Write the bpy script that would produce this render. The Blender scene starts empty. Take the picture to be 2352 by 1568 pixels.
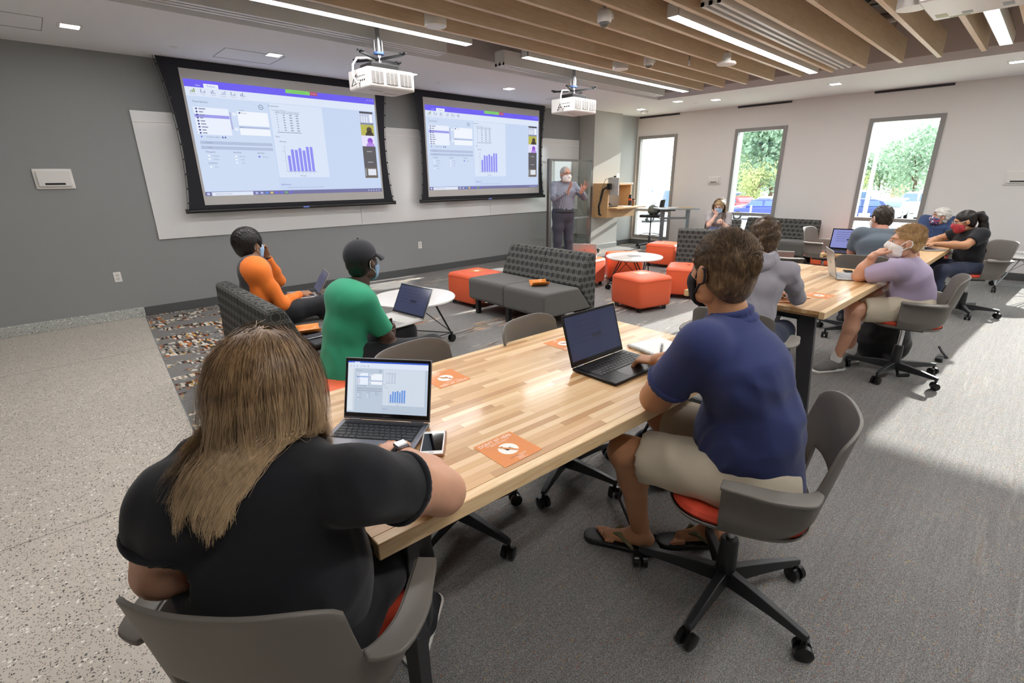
import bpy, math, random
import numpy as np
from mathutils import Vector, Matrix
R = math.radians
rng = random.Random(7)
sc = bpy.context.scene
COL = sc.collection
# ---------------------------------------------------------------- camera
cam = bpy.data.objects.new('camera', bpy.data.cameras.new('camera'))
COL.objects.link(cam)
CH, YAW, PIT, ROL = 1.525, 0.818755541, 0.319797255, -0.0106781326
fw = Vector((math.cos(PIT)*math.cos(YAW), math.cos(PIT)*math.sin(YAW), -math.sin(PIT)))
rt = Vector((math.sin(YAW), -math.cos(YAW), 0)); up = rt.cross(fw)
rt2 = math.cos(ROL)*rt + math.sin(ROL)*up; up2 = -math.sin(ROL)*rt + math.cos(ROL)*up
cam.matrix_world = Matrix(((rt2.x, up2.x, -fw.x, 0), (rt2.y, up2.y, -fw.y, 0), (rt2.z, up2.z, -fw.z, CH), (0, 0, 0, 1)))
cam.data.sensor_width = 36; cam.data.lens = 17.23
cam.data.clip_start = .05; cam.data.clip_end = 400
sc.camera = cam
# ---------------------------------------------------------------- world, sun, exposure
w = bpy.data.worlds.new('world'); sc.world = w; w.use_nodes = True
bg = w.node_tree.nodes['Background']
bg.inputs[0].default_value = (.86, .93, 1.0, 1); bg.inputs[1].default_value = 3.2
sun = bpy.data.objects.new('sun', bpy.data.lights.new('sun', 'SUN')); COL.objects.link(sun)
sun.data.energy = 10.5; sun.data.color = (1, .97, .92); sun.data.angle = R(.6)
sdir = Vector((-1, .068, -.322))
sun.rotation_euler = sdir.to_track_quat('-Z', 'Y').to_euler(); sun.location = (14, -1, 6)
vs = sc.view_settings
vs.view_transform = 'Standard'; vs.look = 'None'; vs.gamma = 1; vs.use_curve_mapping = False
vs.exposure = 0.7
sc.cycles.use_denoising = True
sc.cycles.max_bounces = 10; sc.cycles.diffuse_bounces = 5; sc.cycles.transparent_max_bounces = 24
sc.cycles.sample_clamp_indirect = 8
sc.cycles.caustics_reflective = False; sc.cycles.caustics_refractive = False
LAMP = 2.4      # strength factor of the ceiling lamps, added ones too
# ---------------------------------------------------------------- helpers: materials
def lin(c):
    if isinstance(c, str):
        c = [int(c[i:i+2], 16)/255 for i in (0, 2, 4)]
    return tuple(x/12.92 if x <= .04045 else ((x+.055)/1.055)**2.4 for x in c[:3]) + (1,)
MATS = {}
class NT:
    def __init__(s, m): s.t = m.node_tree; s.n = s.t.nodes; s.l = s.t.links
    def add(s, typ, **k):
        nd = s.n.new(typ)
        for a, v in k.items():
            if a[0] == 'i' and a[1:].isdigit(): s.put(nd.inputs[int(a[1:])], v)
            else: setattr(nd, a, v)
        return nd
    def put(s, sock, v):
        if hasattr(v, 'links') or isinstance(v, bpy.types.NodeSocket): s.l.new(v, sock)
        else: sock.default_value = v
    def math(s, op, a, b=0.0, c=None, clamp=False):
        nd = s.n.new('ShaderNodeMath'); nd.operation = op; nd.use_clamp = clamp
        s.put(nd.inputs[0], a); s.put(nd.inputs[1], b)
        if c is not None: s.put(nd.inputs[2], c)
        return nd.outputs[0]
    def mix(s, f, a, b):
        nd = s.n.new('ShaderNodeMix'); nd.data_type = 'RGBA'
        s.put(nd.inputs[0], f); s.put(nd.inputs[6], a); s.put(nd.inputs[7], b)
        return nd.outputs[2]
    def ramp(s, f, stops, interp='LINEAR'):
        nd = s.n.new('ShaderNodeValToRGB'); nd.color_ramp.interpolation = interp
        e = nd.color_ramp.elements
        while len(e) < len(stops): e.new(.5)
        for el, (p, c) in zip(e, stops): el.position = p; el.color = c if len(c) == 4 else lin(c)
        s.put(nd.inputs[0], f); return nd.outputs[0]
    def coord(s, kind='Object', scale=(1, 1, 1), rot=(0, 0, 0), loc=(0, 0, 0)):
        tc = s.n.new('ShaderNodeTexCoord'); mp = s.n.new('ShaderNodeMapping')
        mp.inputs['Scale'].default_value = scale; mp.inputs['Rotation'].default_value = rot; mp.inputs['Location'].default_value = loc
        s.l.new(tc.outputs[kind], mp.inputs[0]); return mp.outputs[0]
    def noise(s, v, scale, detail=2.0, rough=.5, dist=0.0):
        nd = s.n.new('ShaderNodeTexNoise'); s.put(nd.inputs['Vector'], v)
        nd.inputs['Scale'].default_value = scale; nd.inputs['Detail'].default_value = detail
        nd.inputs['Roughness'].default_value = rough; nd.inputs['Distortion'].default_value = dist
        return nd.outputs[0]
    def bump(s, h, strength=.2, dist=.01):
        nd = s.n.new('ShaderNodeBump'); nd.inputs['Strength'].default_value = strength; nd.inputs['Distance'].default_value = dist
        s.put(nd.inputs['Height'], h); return nd.outputs[0]
def new_mat(name):
    m = bpy.data.materials.new(name); m.use_nodes = True
    MATS[name] = m
    return m, NT(m), m.node_tree.nodes['Principled BSDF']
def mat(name, color, rough=.5, metal=0.0, noise=None, bump=None, spec=None, emit=None, sheen=0.0, coat=0.0, sss=0.0):
    """plain principled; noise=(scale, amount) mottles the colour, bump=(scale, strength, dist)"""
    if name in MATS: return MATS[name]
    m, t, b = new_mat(name)
    c = lin(color); b.inputs['Base Color'].default_value = c
    b.inputs['Roughness'].default_value = rough; b.inputs['Metallic'].default_value = metal
    if spec is not None: b.inputs['Specular IOR Level'].default_value = spec
    if sheen: b.inputs['Sheen Weight'].default_value = sheen
    if coat: b.inputs['Coat Weight'].default_value = coat; b.inputs['Coat Roughness'].default_value = .08
    if sss: b.inputs['Subsurface Weight'].default_value = sss; b.inputs['Subsurface Radius'].default_value = (.012, .005, .003); b.inputs['Subsurface Scale'].default_value = 1.0
    v = None
    if noise or bump: v = t.coord()
    if noise:
        n = t.noise(v, noise[0], 4)
        d = tuple(x*(1-noise[1]) for x in c[:3]) + (1,); e = tuple(min(1, x*(1+noise[1])) for x in c[:3]) + (1,)
        t.put(b.inputs['Base Color'], t.mix(n, d, e))
    if bump: t.put(b.inputs['Normal'], t.bump(t.noise(v, bump[0], 3), bump[1], bump[2]))
    if emit: b.inputs['Emission Color'].default_value = lin(emit[0]); b.inputs['Emission Strength'].default_value = emit[1]
    return m
def emis(name, color, k):
    if name in MATS: return MATS[name]
    return mat(name, color, .6, emit=(color, k))
def glass_mat(name, tint=(.95, .98, .97), refl=1.0, ior=1.45, rough=.0):
    if name in MATS: return MATS[name]
    m, t, b = new_mat(name); t.n.remove(b); out = t.n['Material Output']
    tr = t.add('ShaderNodeBsdfTransparent', i0=tint+(1,)); gl = t.add('ShaderNodeBsdfGlossy', i1=rough)
    lw = t.add('ShaderNodeLayerWeight'); mx = t.n.new('ShaderNodeMixShader')
    fr = t.math('MULTIPLY_ADD', t.math('POWER', lw.outputs['Facing'], 5.0), .95, .045)
    t.put(mx.inputs[0], t.math('MULTIPLY', fr, refl, clamp=True)); t.l.new(tr.outputs[0], mx.inputs[1]); t.l.new(gl.outputs[0], mx.inputs[2])
    t.l.new(mx.outputs[0], out.inputs[0]); return m
def attr_emit(name, k, rough=.35):
    """screen: picture colours live in the mesh, the screen gives them off"""
    if name in MATS: return MATS[name]
    m, t, b = new_mat(name); a = t.add('ShaderNodeVertexColor', layer_name='col')
    t.put(b.inputs['Emission Color'], a.outputs[0]); b.inputs['Emission Strength'].default_value = k
    b.inputs['Base Color'].default_value = (.02, .02, .02, 1); b.inputs['Roughness'].default_value = rough
    return m
def attr_mat(name, rough=.5, coat=0.0):
    if name in MATS: return MATS[name]
    m, t, b = new_mat(name); a = t.add('ShaderNodeVertexColor', layer_name='col')
    t.put(b.inputs['Base Color'], a.outputs[0]); b.inputs['Roughness'].default_value = rough; b.inputs['Coat Weight'].default_value = coat
    return m
# ---------------------------------------------------------------- helpers: meshes
def V(*a): return Vector(a)
class MB:
    def __init__(s): s.v = []; s.f = []; s.c = []
    def add(s, vs, fs, M=None, col=None):
        o = len(s.v)
        s.v += [tuple(M @ Vector(p)) if M is not None else tuple(p) for p in vs]
        s.f += [tuple(i+o for i in f) for f in fs]; s.c += [col]*len(fs); return s
    def box(s, c, d, rot=None, col=None):
        x, y, z = (k/2 for k in d)
        M = Matrix.Translation(c) @ (rot.to_4x4() if rot is not None else Matrix())
        vs = [(-x,-y,-z),(x,-y,-z),(x,y,-z),(-x,y,-z),(-x,-y,z),(x,-y,z),(x,y,z),(-x,y,z)]
        return s.add(vs, [(0,3,2,1),(4,5,6,7),(0,1,5,4),(1,2,6,5),(2,3,7,6),(3,0,4,7)], M, col)
    def span(s, a, b, col=None):
        return s.box([(p+q)/2 for p, q in zip(a, b)], [abs(q-p) for p, q in zip(a, b)], None, col)
    def bar(s, a, b, w, h, upv=(0, 0, 1), col=None):
        """rectangular bar from a to b"""
        a, b = Vector(a), Vector(b); y = (b-a); L = y.length; y = y/L
        x = y.cross(Vector(upv)); x = x.normalized() if x.length > 1e-5 else Vector((1, 0, 0)); z = x.cross(y)
        M = Matrix((x, y, z)).transposed()
        return s.box((a+b)/2, (w, L, h), M, col)
    def cyl(s, a, b, r0, r1=None, n=16, caps=True, col=None):
        return s.tube([a, b], [r0, r0 if r1 is None else r1], n, caps, col)
    def tube(s, pts, r, n=8, caps=True, col=None):
        pts = [Vector(p) for p in pts]; k = len(pts)
        rs = list(r) if hasattr(r, '__len__') else [r]*k
        t0 = (pts[1]-pts[0]).normalized(); x = t0.orthogonal().normalized(); vs = []
        for i, p in enumerate(pts):
            t = (pts[min(i+1, k-1)]-pts[max(i-1, 0)]).normalized()
            x = (x - t*x.dot(t)); x = x.normalized() if x.length > 1e-6 else t.orthogonal().normalized(); y = t.cross(x)
            vs += [p + (x*math.cos(2*math.pi*j/n) + y*math.sin(2*math.pi*j/n))*rs[i] for j in range(n)]
        fs = [(i*n+j, i*n+(j+1) % n, (i+1)*n+(j+1) % n, (i+1)*n+j) for i in range(k-1) for j in range(n)]
        if caps: fs += [tuple(range(n))[::-1], tuple(range((k-1)*n, k*n))]
        return s.add(vs, fs, None, col)
    def lathe(s, prof, n=32, M=None, col=None, closed=False):
        k = len(prof)
        vs = [(r*math.cos(2*math.pi*j/n), r*math.sin(2*math.pi*j/n), z) for r, z in prof for j in range(n)]
        rng_ = range(k if closed else k-1)
        fs = [(i*n+j, i*n+(j+1) % n, ((i+1) % k)*n+(j+1) % n, ((i+1) % k)*n+j) for i in rng_ for j in range(n)]
        if not closed:
            if prof[0][0] > 1e-6: fs.append(tuple(range(n))[::-1])
            if prof[-1][0] > 1e-6: fs.append(tuple(range((k-1)*n, k*n)))
        return s.add(vs, fs, M, col)
    def prism(s, poly, h0, h1, axis='z', col=None):
        """extrude a 2-D outline (counter-clockwise) between h0 and h1 along an axis"""
        n = len(poly)
        f = {'z': lambda p, h: (p[0], p[1], h), 'y': lambda p, h: (p[0], h, p[1]), 'x': lambda p, h: (h, p[0], p[1])}[axis]
        vs = [f(p, h0) for p in poly] + [f(p, h1) for p in poly]
        fs = [tuple(range(n))[::-1], tuple(range(n, 2*n))] + [(i, (i+1) % n, n+(i+1) % n, n+i) for i in range(n)]
        return s.add(vs, fs, None, col)
    def ball(s, c, r, n=12, M=None, col=None):
        r = (r, r, r) if not hasattr(r, '__len__') else r; m = n//2; c = Vector(c)
        vs = [(0, 0, -r[2])] + [(r[0]*math.sin(math.pi*i/m)*math.cos(2*math.pi*j/n), r[1]*math.sin(math.pi*i/m)*math.sin(2*math.pi*j/n), -r[2]*math.cos(math.pi*i/m)) for i in range(1, m) for j in range(n)] + [(0, 0, r[2])]
        fs = [(0, 1+(j+1) % n, 1+j) for j in range(n)]
        fs += [(1+i*n+j, 1+i*n+(j+1) % n, 1+(i+1)*n+(j+1) % n, 1+(i+1)*n+j) for i in range(m-2) for j in range(n)]
        e = len(vs)-1; fs += [(e, 1+(m-2)*n+j, 1+(m-2)*n+(j+1) % n) for j in range(n)]
        T = Matrix.Translation(c) @ (M.to_4x4() if M is not None else Matrix())
        return s.add(vs, fs, T, col)
    def grid(s, rows, col=None, flip=False, wrap=False):
        n = len(rows[0]); vs = [p for r in rows for p in r]
        fs = []
        for i in range(len(rows)-1):
            for j in range(n if wrap else n-1):
                q = (i*n+j, i*n+(j+1) % n, (i+1)*n+(j+1) % n, (i+1)*n+j); fs.append(q[::-1] if flip else q)
        return s.add(vs, fs, None, col)
    def mesh(s, name):
        me = bpy.data.meshes.new(name); me.from_pydata(s.v, [], s.f); me.update()
        return me
    def build(s, name, m, parent=None, smooth=None, bevel=0, seg=2, loc=None):
        me = s.mesh(name); finish(me, m, smooth)
        if any(c is not None for c in s.c):
            ca = me.color_attributes.new('col', 'FLOAT_COLOR', 'CORNER')
            arr = np.ones((len(me.loops), 4), dtype=np.float32); i = 0
            for f, c in zip(s.f, s.c):
                k = len(f); arr[i:i+k] = lin(c) if c is not None else (1, 1, 1, 1); i += k
            ca.data.foreach_set('color', arr.ravel())
        o = link(name, me, parent)
        if loc is not None: o.location = loc
        if bevel:
            b = o.modifiers.new('bevel', 'BEVEL'); b.width = bevel; b.segments = seg; b.limit_method = 'ANGLE'; b.angle_limit = R(35)
            b.harden_normals = False
        return o
def box_uv(me):
    n = len(me.loops)
    if not n: return
    uv = me.uv_layers.new(name='UVMap')
    co = np.empty(len(me.vertices)*3, np.float32); me.vertices.foreach_get('co', co); co = co.reshape(-1, 3)
    li = np.empty(n, np.int32); me.loops.foreach_get('vertex_index', li)
    pn = np.empty(len(me.polygons)*3, np.float32); me.polygons.foreach_get('normal', pn); pn = np.abs(pn.reshape(-1, 3))
    lt = np.empty(len(me.polygons), np.int32); me.polygons.foreach_get('loop_total', lt)
    ax = np.repeat(pn.argmax(1), lt); p = co[li]
    u = np.where(ax == 0, p[:, 1], p[:, 0]); v = np.where(ax == 2, p[:, 1], p[:, 2])
    uv.data.foreach_set('uv', np.stack([u, v], 1).astype(np.float32).ravel())
def finish(me, m, smooth=None):
    if m is not None: me.materials.append(m)
    if smooth == 'auto' or smooth is None:
        me.polygons.foreach_set('use_smooth', [True]*len(me.polygons)); 
        try: me.set_sharp_from_angle(angle=R(38))
        except Exception: pass
    elif smooth: me.polygons.foreach_set('use_smooth', [True]*len(me.polygons))
    box_uv(me)
def link(name, me, parent=None):
    o = bpy.data.objects.new(name, me); COL.objects.link(o)
    if parent is not None: o.parent = parent
    return o
def tag(o, label, cat, group=None, kind=None):
    if label: o['label'] = label
    if cat: o['category'] = cat
    if group: o['group'] = group
    if kind: o['kind'] = kind
    return o
def thing(name, label, cat, loc=(0, 0, 0), rotz=0.0, group=None):
    o = link(name, None); o.location = loc; o.rotation_euler = (0, 0, rotz); o.empty_display_size = .1
    return tag(o, label, cat, group)
def struct(o): o['kind'] = 'structure'; return o
def dup(root, loc=None, rotz=None, label=None, group=None, name=None):
    def cp(o, par):
        c = o.copy(); COL.objects.link(c); c.parent = par
        for ch in kids.get(o, []): cp(ch, c)
        return c
    kids = {}
    for o in COL.objects:
        if o.parent: kids.setdefault(o.parent, []).append(o)
    r = cp(root, None)
    if loc is not None: r.location = loc
    if rotz is not None: r.rotation_euler = (0, 0, rotz)
    if label: r['label'] = label
    if group: r['group'] = group
    return r
def rot(ax, deg): return Matrix.Rotation(R(deg), 3, ax)
_tc = {}
def text_polys(txt, size, font_bold=False):
    key = txt
    if key not in _tc:
        cu = bpy.data.curves.new('t', 'FONT'); cu.body = txt; cu.size = 1; cu.align_x = 'CENTER'; cu.align_y = 'CENTER'; cu.resolution_u = 2
        o = bpy.data.objects.new('t', cu); COL.objects.link(o)
        dg = bpy.context.evaluated_depsgraph_get(); me = bpy.data.meshes.new_from_object(o.evaluated_get(dg))
        _tc[key] = ([tuple(v.co) for v in me.vertices], [tuple(p.vertices) for p in me.polygons])
        bpy.data.objects.remove(o); bpy.data.curves.remove(cu); bpy.data.meshes.remove(me)
    vs, fs = _tc[key]
    return [(x*size, y*size, z) for x, y, z in vs], fs
def add_text(mb, txt, size, M, col=None, sx=1.0):
    vs, fs = text_polys(txt, size)
    mb.add([(x*sx, y, z) for x, y, z in vs], fs, M, col)
# ---------------------------------------------------------------- helpers: implicit surfaces
def _seg(P, a, b):
    a = np.asarray(a, np.float32); b = np.asarray(b, np.float32); ab = b-a; L2 = float(ab@ab)+1e-12
    t = np.clip(((P-a)@ab)/L2, 0, 1); return t
class SDF:
    """union of round cones / ellipsoids with smooth blending, meshed by surface nets"""
    def __init__(s, k=.02): s.p = []; s.cut = []; s.k = k; s.sub = []
    def cap(s, a, b, ra, rb=None, k=None, side=None, ratio=1.0, g=0.0):
        s.p.append(('c', np.array(a, np.float32), np.array(b, np.float32), ra+g, (ra if rb is None else rb)+g, k, None if side is None else np.array(side, np.float32), ratio)); return s
    def ell(s, c, r, fr=None, k=None, g=0.0):
        s.p.append(('e', np.array(c, np.float32), np.array(r, np.float32)+g, np.eye(3, dtype=np.float32) if fr is None else np.array(fr, np.float32), k)); return s
    def chain(s, pts, rs, **kw):
        for i in range(len(pts)-1): s.cap(pts[i], pts[i+1], rs[i], rs[i+1], **kw)
        return s
    def plane(s, pt, n): s.cut.append((np.array(pt, np.float32), np.array(n, np.float32)/np.linalg.norm(n))); return s
    def minus(s, c, r, fr=None): s.sub.append((np.array(c, np.float32), np.array(r, np.float32), np.eye(3, dtype=np.float32) if fr is None else np.array(fr, np.float32))); return s
    @staticmethod
    def _eval(q, P):
        if q[0] == 'c':
            _, a, b, ra, rb, k, side, ratio = q
            if side is not None:
                d = P-((a+b)/2); c = d@side; P = P - (c*(1-1/ratio))[..., None]*side
            t = _seg(P, a, b); d = np.sqrt((((P-(a+t[..., None]*(b-a)))**2).sum(-1))) - (ra+(rb-ra)*t)
            return d
        _, c, r, fr, k = q
        l = ((P-c)@fr.T)/r; n = np.sqrt((l**2).sum(-1))+1e-9
        return (n-1)*float(min(r)) if False else (n-1)*np.sqrt(((l/n[..., None]*r)**2).sum(-1))
    def _bb(s, q):
        if q[0] == 'c':
            m = max(q[3], q[4])*max(1, q[7]); return np.minimum(q[1], q[2])-m, np.maximum(q[1], q[2])+m
        m = q[2].max(); return q[1]-m, q[1]+m
    def mesh(s, h, disp=None, pad=None):
        bbs = [s._bb(q) for q in s.p]; pad = pad or max(.02, 3*h)
        lo = np.min([b[0] for b in bbs], 0)-pad; hi = np.max([b[1] for b in bbs], 0)+pad
        n = np.ceil((hi-lo)/h).astype(int)+1
        vol = np.full(n, 1.0, np.float32)
        ax = [lo[i]+h*np.arange(n[i], dtype=np.float32) for i in range(3)]
        for q, (bl, bh) in zip(s.p, bbs):
            kk = s.k if q[5 if q[0] == 'c' else 4] is None else q[5 if q[0] == 'c' else 4]
            m = kk+3*h
            i0 = np.maximum(0, np.floor((bl-m-lo)/h).astype(int)); i1 = np.minimum(n, np.ceil((bh+m-lo)/h).astype(int)+1)
            sl = tuple(slice(a, b) for a, b in zip(i0, i1))
            P = np.stack(np.meshgrid(*[ax[i][sl[i]] for i in range(3)], indexing='ij'), -1)
            d = s._eval(q, P); o = vol[sl]
            e = np.clip(kk-np.abs(o-d), 0, None)/max(kk, 1e-6)
            vol[sl] = np.minimum(o, d)-e*e*kk*.25
        if s.cut or disp or s.sub:
            P = np.stack(np.meshgrid(*ax, indexing='ij'), -1)
            if disp:
                near = np.abs(vol) < .05
                vol[near] += disp(P[near])
            for pt, nn in s.cut: vol = np.maximum(vol, (P-pt)@nn)
            for c, r, fr in s.sub: vol = np.maximum(vol, -s._eval(('e', c, r, fr, None), P))
        return nets(vol, lo, h)
def nets(vol, lo, h):
    S = vol < 0; n = vol.shape
    acc = np.zeros((n[0]-1, n[1]-1, n[2]-1), np.int8)
    for dx in (0, 1):
        for dy in (0, 1):
            for dz in (0, 1): acc += S[dx:n[0]-1+dx, dy:n[1]-1+dy, dz:n[2]-1+dz]
    I = np.argwhere((acc > 0) & (acc < 8))
    idx = np.full(acc.shape, -1, np.int32); idx[tuple(I.T)] = np.arange(len(I))
    cs = [(a, b, c) for a in (0, 1) for b in (0, 1) for c in (0, 1)]
    val = np.stack([vol[tuple((I+np.array(c)).T)] for c in cs], 1)
    pos = np.zeros((len(I), 3), np.float32); cnt = np.zeros(len(I), np.float32)
    for i in range(8):
        for j in range(i+1, 8):
            if sum(abs(a-b) for a, b in zip(cs[i], cs[j])) != 1: continue
            a, b = val[:, i], val[:, j]; m = (a < 0) != (b < 0)
            t = np.where(m, a/(np.where(m, a-b, 1)), 0)[:, None]
            p = np.array(cs[i], np.float32)+t*(np.array(cs[j], np.float32)-np.array(cs[i], np.float32))
            pos += np.where(m[:, None], p, 0); cnt += m
    verts = lo+h*(I+pos/cnt[:, None])
    F = []
    for ax in range(3):
        u, w_ = (ax+1) % 3, (ax+2) % 3
        s0 = [slice(None)]*3; s1 = [slice(None)]*3; s0[ax] = slice(0, -1); s1[ax] = slice(1, None)
        A, B = S[tuple(s0)], S[tuple(s1)]
        E = np.argwhere(A != B)
        ok = (E[:, u] > 0) & (E[:, w_] > 0) & (E[:, u] < n[u]-1) & (E[:, w_] < n[w_]-1); E = E[ok]
        if not len(E): continue
        inside = A[tuple(E.T)]
        q = []
        for du, dw in ((0, 0), (-1, 0), (-1, -1), (0, -1)):
            e = E.copy(); e[:, u] += du; e[:, w_] += dw; q.append(idx[tuple(e.T)])
        q = np.stack(q, 1); q[~inside] = q[~inside][:, ::-1]
        F.append(q)
    return verts, (np.concatenate(F) if F else np.zeros((0, 4), int))
def np_mesh(name, parts, m, parent=None, off=(0, 0, 0)):
    """parts: list of (verts, quads) joined into one mesh; vertices are moved by -off"""
    vs = np.concatenate([p[0] for p in parts])-np.array(off, np.float32); o = 0; fs = []
    for v, f in parts:
        fs.append(np.asarray(f)+o); o += len(v)
    fs = np.concatenate(fs); me = bpy.data.meshes.new(name)
    me.vertices.add(len(vs)); me.vertices.foreach_set('co', vs.astype(np.float32).ravel())
    k = fs.shape[1]
    me.loops.add(fs.size); me.loops.foreach_set('vertex_index', fs.astype(np.int32).ravel())
    me.polygons.add(len(fs)); me.polygons.foreach_set('loop_start', np.arange(0, fs.size, k, dtype=np.int32))
    me.update(calc_edges=True); me.validate()
    me.polygons.foreach_set('use_smooth', np.ones(len(me.polygons), bool))
    if m is not None:
        for x in (m if isinstance(m, list) else [m]): me.materials.append(x)
    box_uv(me)
    return link(name, me, parent)
# ================================================================= materials of the room
M_white = mat('ceiling_white', 'f1f1f3', .9)
M_wallgrey = mat('wall_grey', '8e9090', .75, bump=(300, .05, .002))
M_wallwhite = mat('wall_white', 'dfddda', .8, bump=(300, .05, .002))
M_trimdark = mat('trim_dark', '4f5152', .6)
M_frame = mat('window_frame_grey', '8d8b88', .45)
M_reveal = mat('reveal_white', 'e8ecec', .7)
M_black = mat('black_plastic', '191919', .45)
M_blackm = mat('black_metal', '232426', .38, .4)
M_steel = mat('dark_steel', '3d3d3f', .5, .2, noise=(30, .06))
M_chrome = mat('chrome', 'c8c9cb', .18, 1)
M_alu = mat('aluminium', 'a9abad', .35, .85)
M_whitepl = mat('white_plastic', 'e6e4df', .4)
M_lamp = emis('lamp_white', 'fdfbfb', 14*LAMP)
M_down = emis('downlight_white', 'fdfbfa', 16*LAMP)
M_pane = glass_mat('window_glass', (.97, .985, .98), .55)
def carpet_mat():
    m, t, b = new_mat('carpet'); v = t.coord('Object', rot=(0, 0, R(2)))
    sep = t.add('ShaderNodeSeparateXYZ', i0=v); x, y = sep.outputs[0], sep.outputs[1]
    base = t.ramp(t.noise(v, 260, 2, .7), [(.28, '4e4e4e'), (.5, '908f8d'), (.72, 'c6c3be')])
    # streaks along the plank direction, and the coloured dash patches of the weave
    st = t.coord('Object', scale=(1.2, 26, 1)); streak = t.noise(st, 2.2, 3, .6)
    base = t.mix(t.math('MULTIPLY', streak, .55), base, lin('5c5a58'))
    def dashes(scale, loc):
        vor = t.add('ShaderNodeTexVoronoi', i0=t.coord('Object', scale=scale, loc=loc)); vor.inputs['Scale'].default_value = 1; vor.inputs['Randomness'].default_value = .5
        hue = t.add('ShaderNodeSeparateColor', i0=vor.outputs['Color'])
        return t.ramp(hue.outputs[0], [(0, '2f2b28'), (.12, 'e2d9cb'), (.30, 'a79a88'), (.44, 'c8702f'), (.52, 'dcb060'), (.58, '6d3a28'), (.68, 'e9e4da'), (.82, '77716a'), (.92, '4a4541')], 'CONSTANT')
    th = lambda v_, a_, b_: t.ramp(v_, [(a_, (0, 0, 0, 1)), (b_, (1, 1, 1, 1))])
    left = t.math('MULTIPLY', t.math('LESS_THAN', x, 1.30), t.math('GREATER_THAN', y, 2.35))                      # planks laid crosswise along the terrazzo
    d1 = dashes((52, 14, 1), (0, 0, 0)); d2 = dashes((5, 75, 1), (3, 1, 0))
    m1 = t.math('MULTIPLY', th(t.noise(t.coord('Object', scale=(1.6, 2.2, 1), loc=(3.1, 1.7, 0)), 1.6, 3, .6), .46, .50), th(t.noise(t.coord('Object', scale=(1.5, 11, 1)), 1.0, 1), .44, .48))
    m2 = t.math('MULTIPLY', th(t.noise(t.coord('Object', scale=(.9, 2.4, 1), loc=(1.1, 4.7, 0)), 1.3, 3, .6), .54, .60), th(t.noise(t.coord('Object', scale=(2, 34, 1)), 1.0, 1), .46, .54))
    far = t.ramp(t.math('DIVIDE', y, 6.0, clamp=True), [(.22, (.06, .06, .06, 1)), (.42, (.85, .85, .85, 1))])
    mk = t.math('ADD', t.math('MULTIPLY', m1, left), t.math('MULTIPLY', t.math('MULTIPLY', m2, t.math('SUBTRACT', 1.0, left)), far), clamp=True)
    dcol = t.mix(left, d2, d1)
    c = t.mix(mk, base, dcol)
    fl = t.add('ShaderNodeTexVoronoi', i0=v); fl.inputs['Scale'].default_value = 190
    fs = t.add('ShaderNodeSeparateColor', i0=fl.outputs['Color'])
    fm = t.math('MULTIPLY', t.math('GREATER_THAN', fs.outputs[1], .95), t.math('GREATER_THAN', t.noise(v, 6, 2), .5))
    c = t.mix(t.math('MULTIPLY', fm, .55), c, t.ramp(fs.outputs[0], [(0, 'a5532f'), (.4, 'c9a15a'), (.7, 'b3ada4')], 'CONSTANT'))
    t.put(b.inputs['Base Color'], c); b.inputs['Roughness'].default_value = .95; b.inputs['Specular IOR Level'].default_value = .15
    t.put(b.inputs['Normal'], t.bump(t.noise(v, 300, 2), .8, .006)); return m
def terrazzo_mat(name, base, sc_=1.0):
    m, t, b = new_mat(name); v = t.coord()
    c = lin(base); col = t.mix(t.noise(v, 9, 3), tuple(k*.93 for k in c[:3])+(1,), tuple(min(1, k*1.05) for k in c[:3])+(1,))
    for s, th, cc in ((95*sc_, .87, '4b4a48'), (150*sc_, .80, '8d867c'), (70*sc_, .9, 'f2eee6'), (210*sc_, .86, '2f2e2d')):
        vo = t.add('ShaderNodeTexVoronoi', i0=v); vo.inputs['Scale'].default_value = s
        sp = t.add('ShaderNodeSeparateColor', i0=vo.outputs['Color'])
        m1 = t.math('MULTIPLY', t.math('GREATER_THAN', sp.outputs[0], th), t.math('LESS_THAN', vo.outputs['Distance'], .42))
        col = t.mix(m1, col, lin(cc))
    t.put(b.inputs['Base Color'], col); b.inputs['Roughness'].default_value = .28; return m
M_carpet = carpet_mat(); M_terr = terrazzo_mat('terrazzo', 'cfc6b9'); M_terrb = terrazzo_mat('terrazzo_base', 'b6bab5', 1.0)
XW, YS, ZC, ZD = 10.5, 7.2, 2.84, 3.42
X0, Y0 = -3.2, -4.2
# ================================================================= floor
ex = lambda y: .42 + (y-3.4)*.0684           # edge between terrazzo and carpet
fl = MB(); fl.prism([(X0, Y0), (XW+.3, Y0), (XW+.3, YS+.2), (X0, YS+.2)], -.12, -.006); o = struct(fl.build('floor', M_terr)); FLOOR = o
for i, (x0, x1) in enumerate(((X0, None), (None, XW))):
    mb = MB()
    if i == 0: mb.prism([(X0, Y0), (ex(Y0), Y0), (ex(YS), YS), (X0, YS)], -.006, 0); mb.build('terrazzo_floor', M_terr, FLOOR)
    else: mb.prism([(ex(Y0)+.006, Y0), (XW, Y0), (XW, YS), (ex(YS)+.006, YS)], -.006, .003); mb.build('carpet', M_carpet, FLOOR)
M_joint = mat('joint_zinc', '8b8577', .5, .3)
for yj in (5.68, 2.82, -.2):
    MB().span((X0, yj-.002, -.004), (ex(yj)-.003, yj+.002, .0006)).build('joint', M_joint, FLOOR)
MB().bar((ex(Y0)+.003, Y0, 0), (ex(YS)+.003, YS, 0), .006, .006).build('edge_strip', mat('edge_strip', '8f969a', .4, .5), FLOOR)
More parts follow.
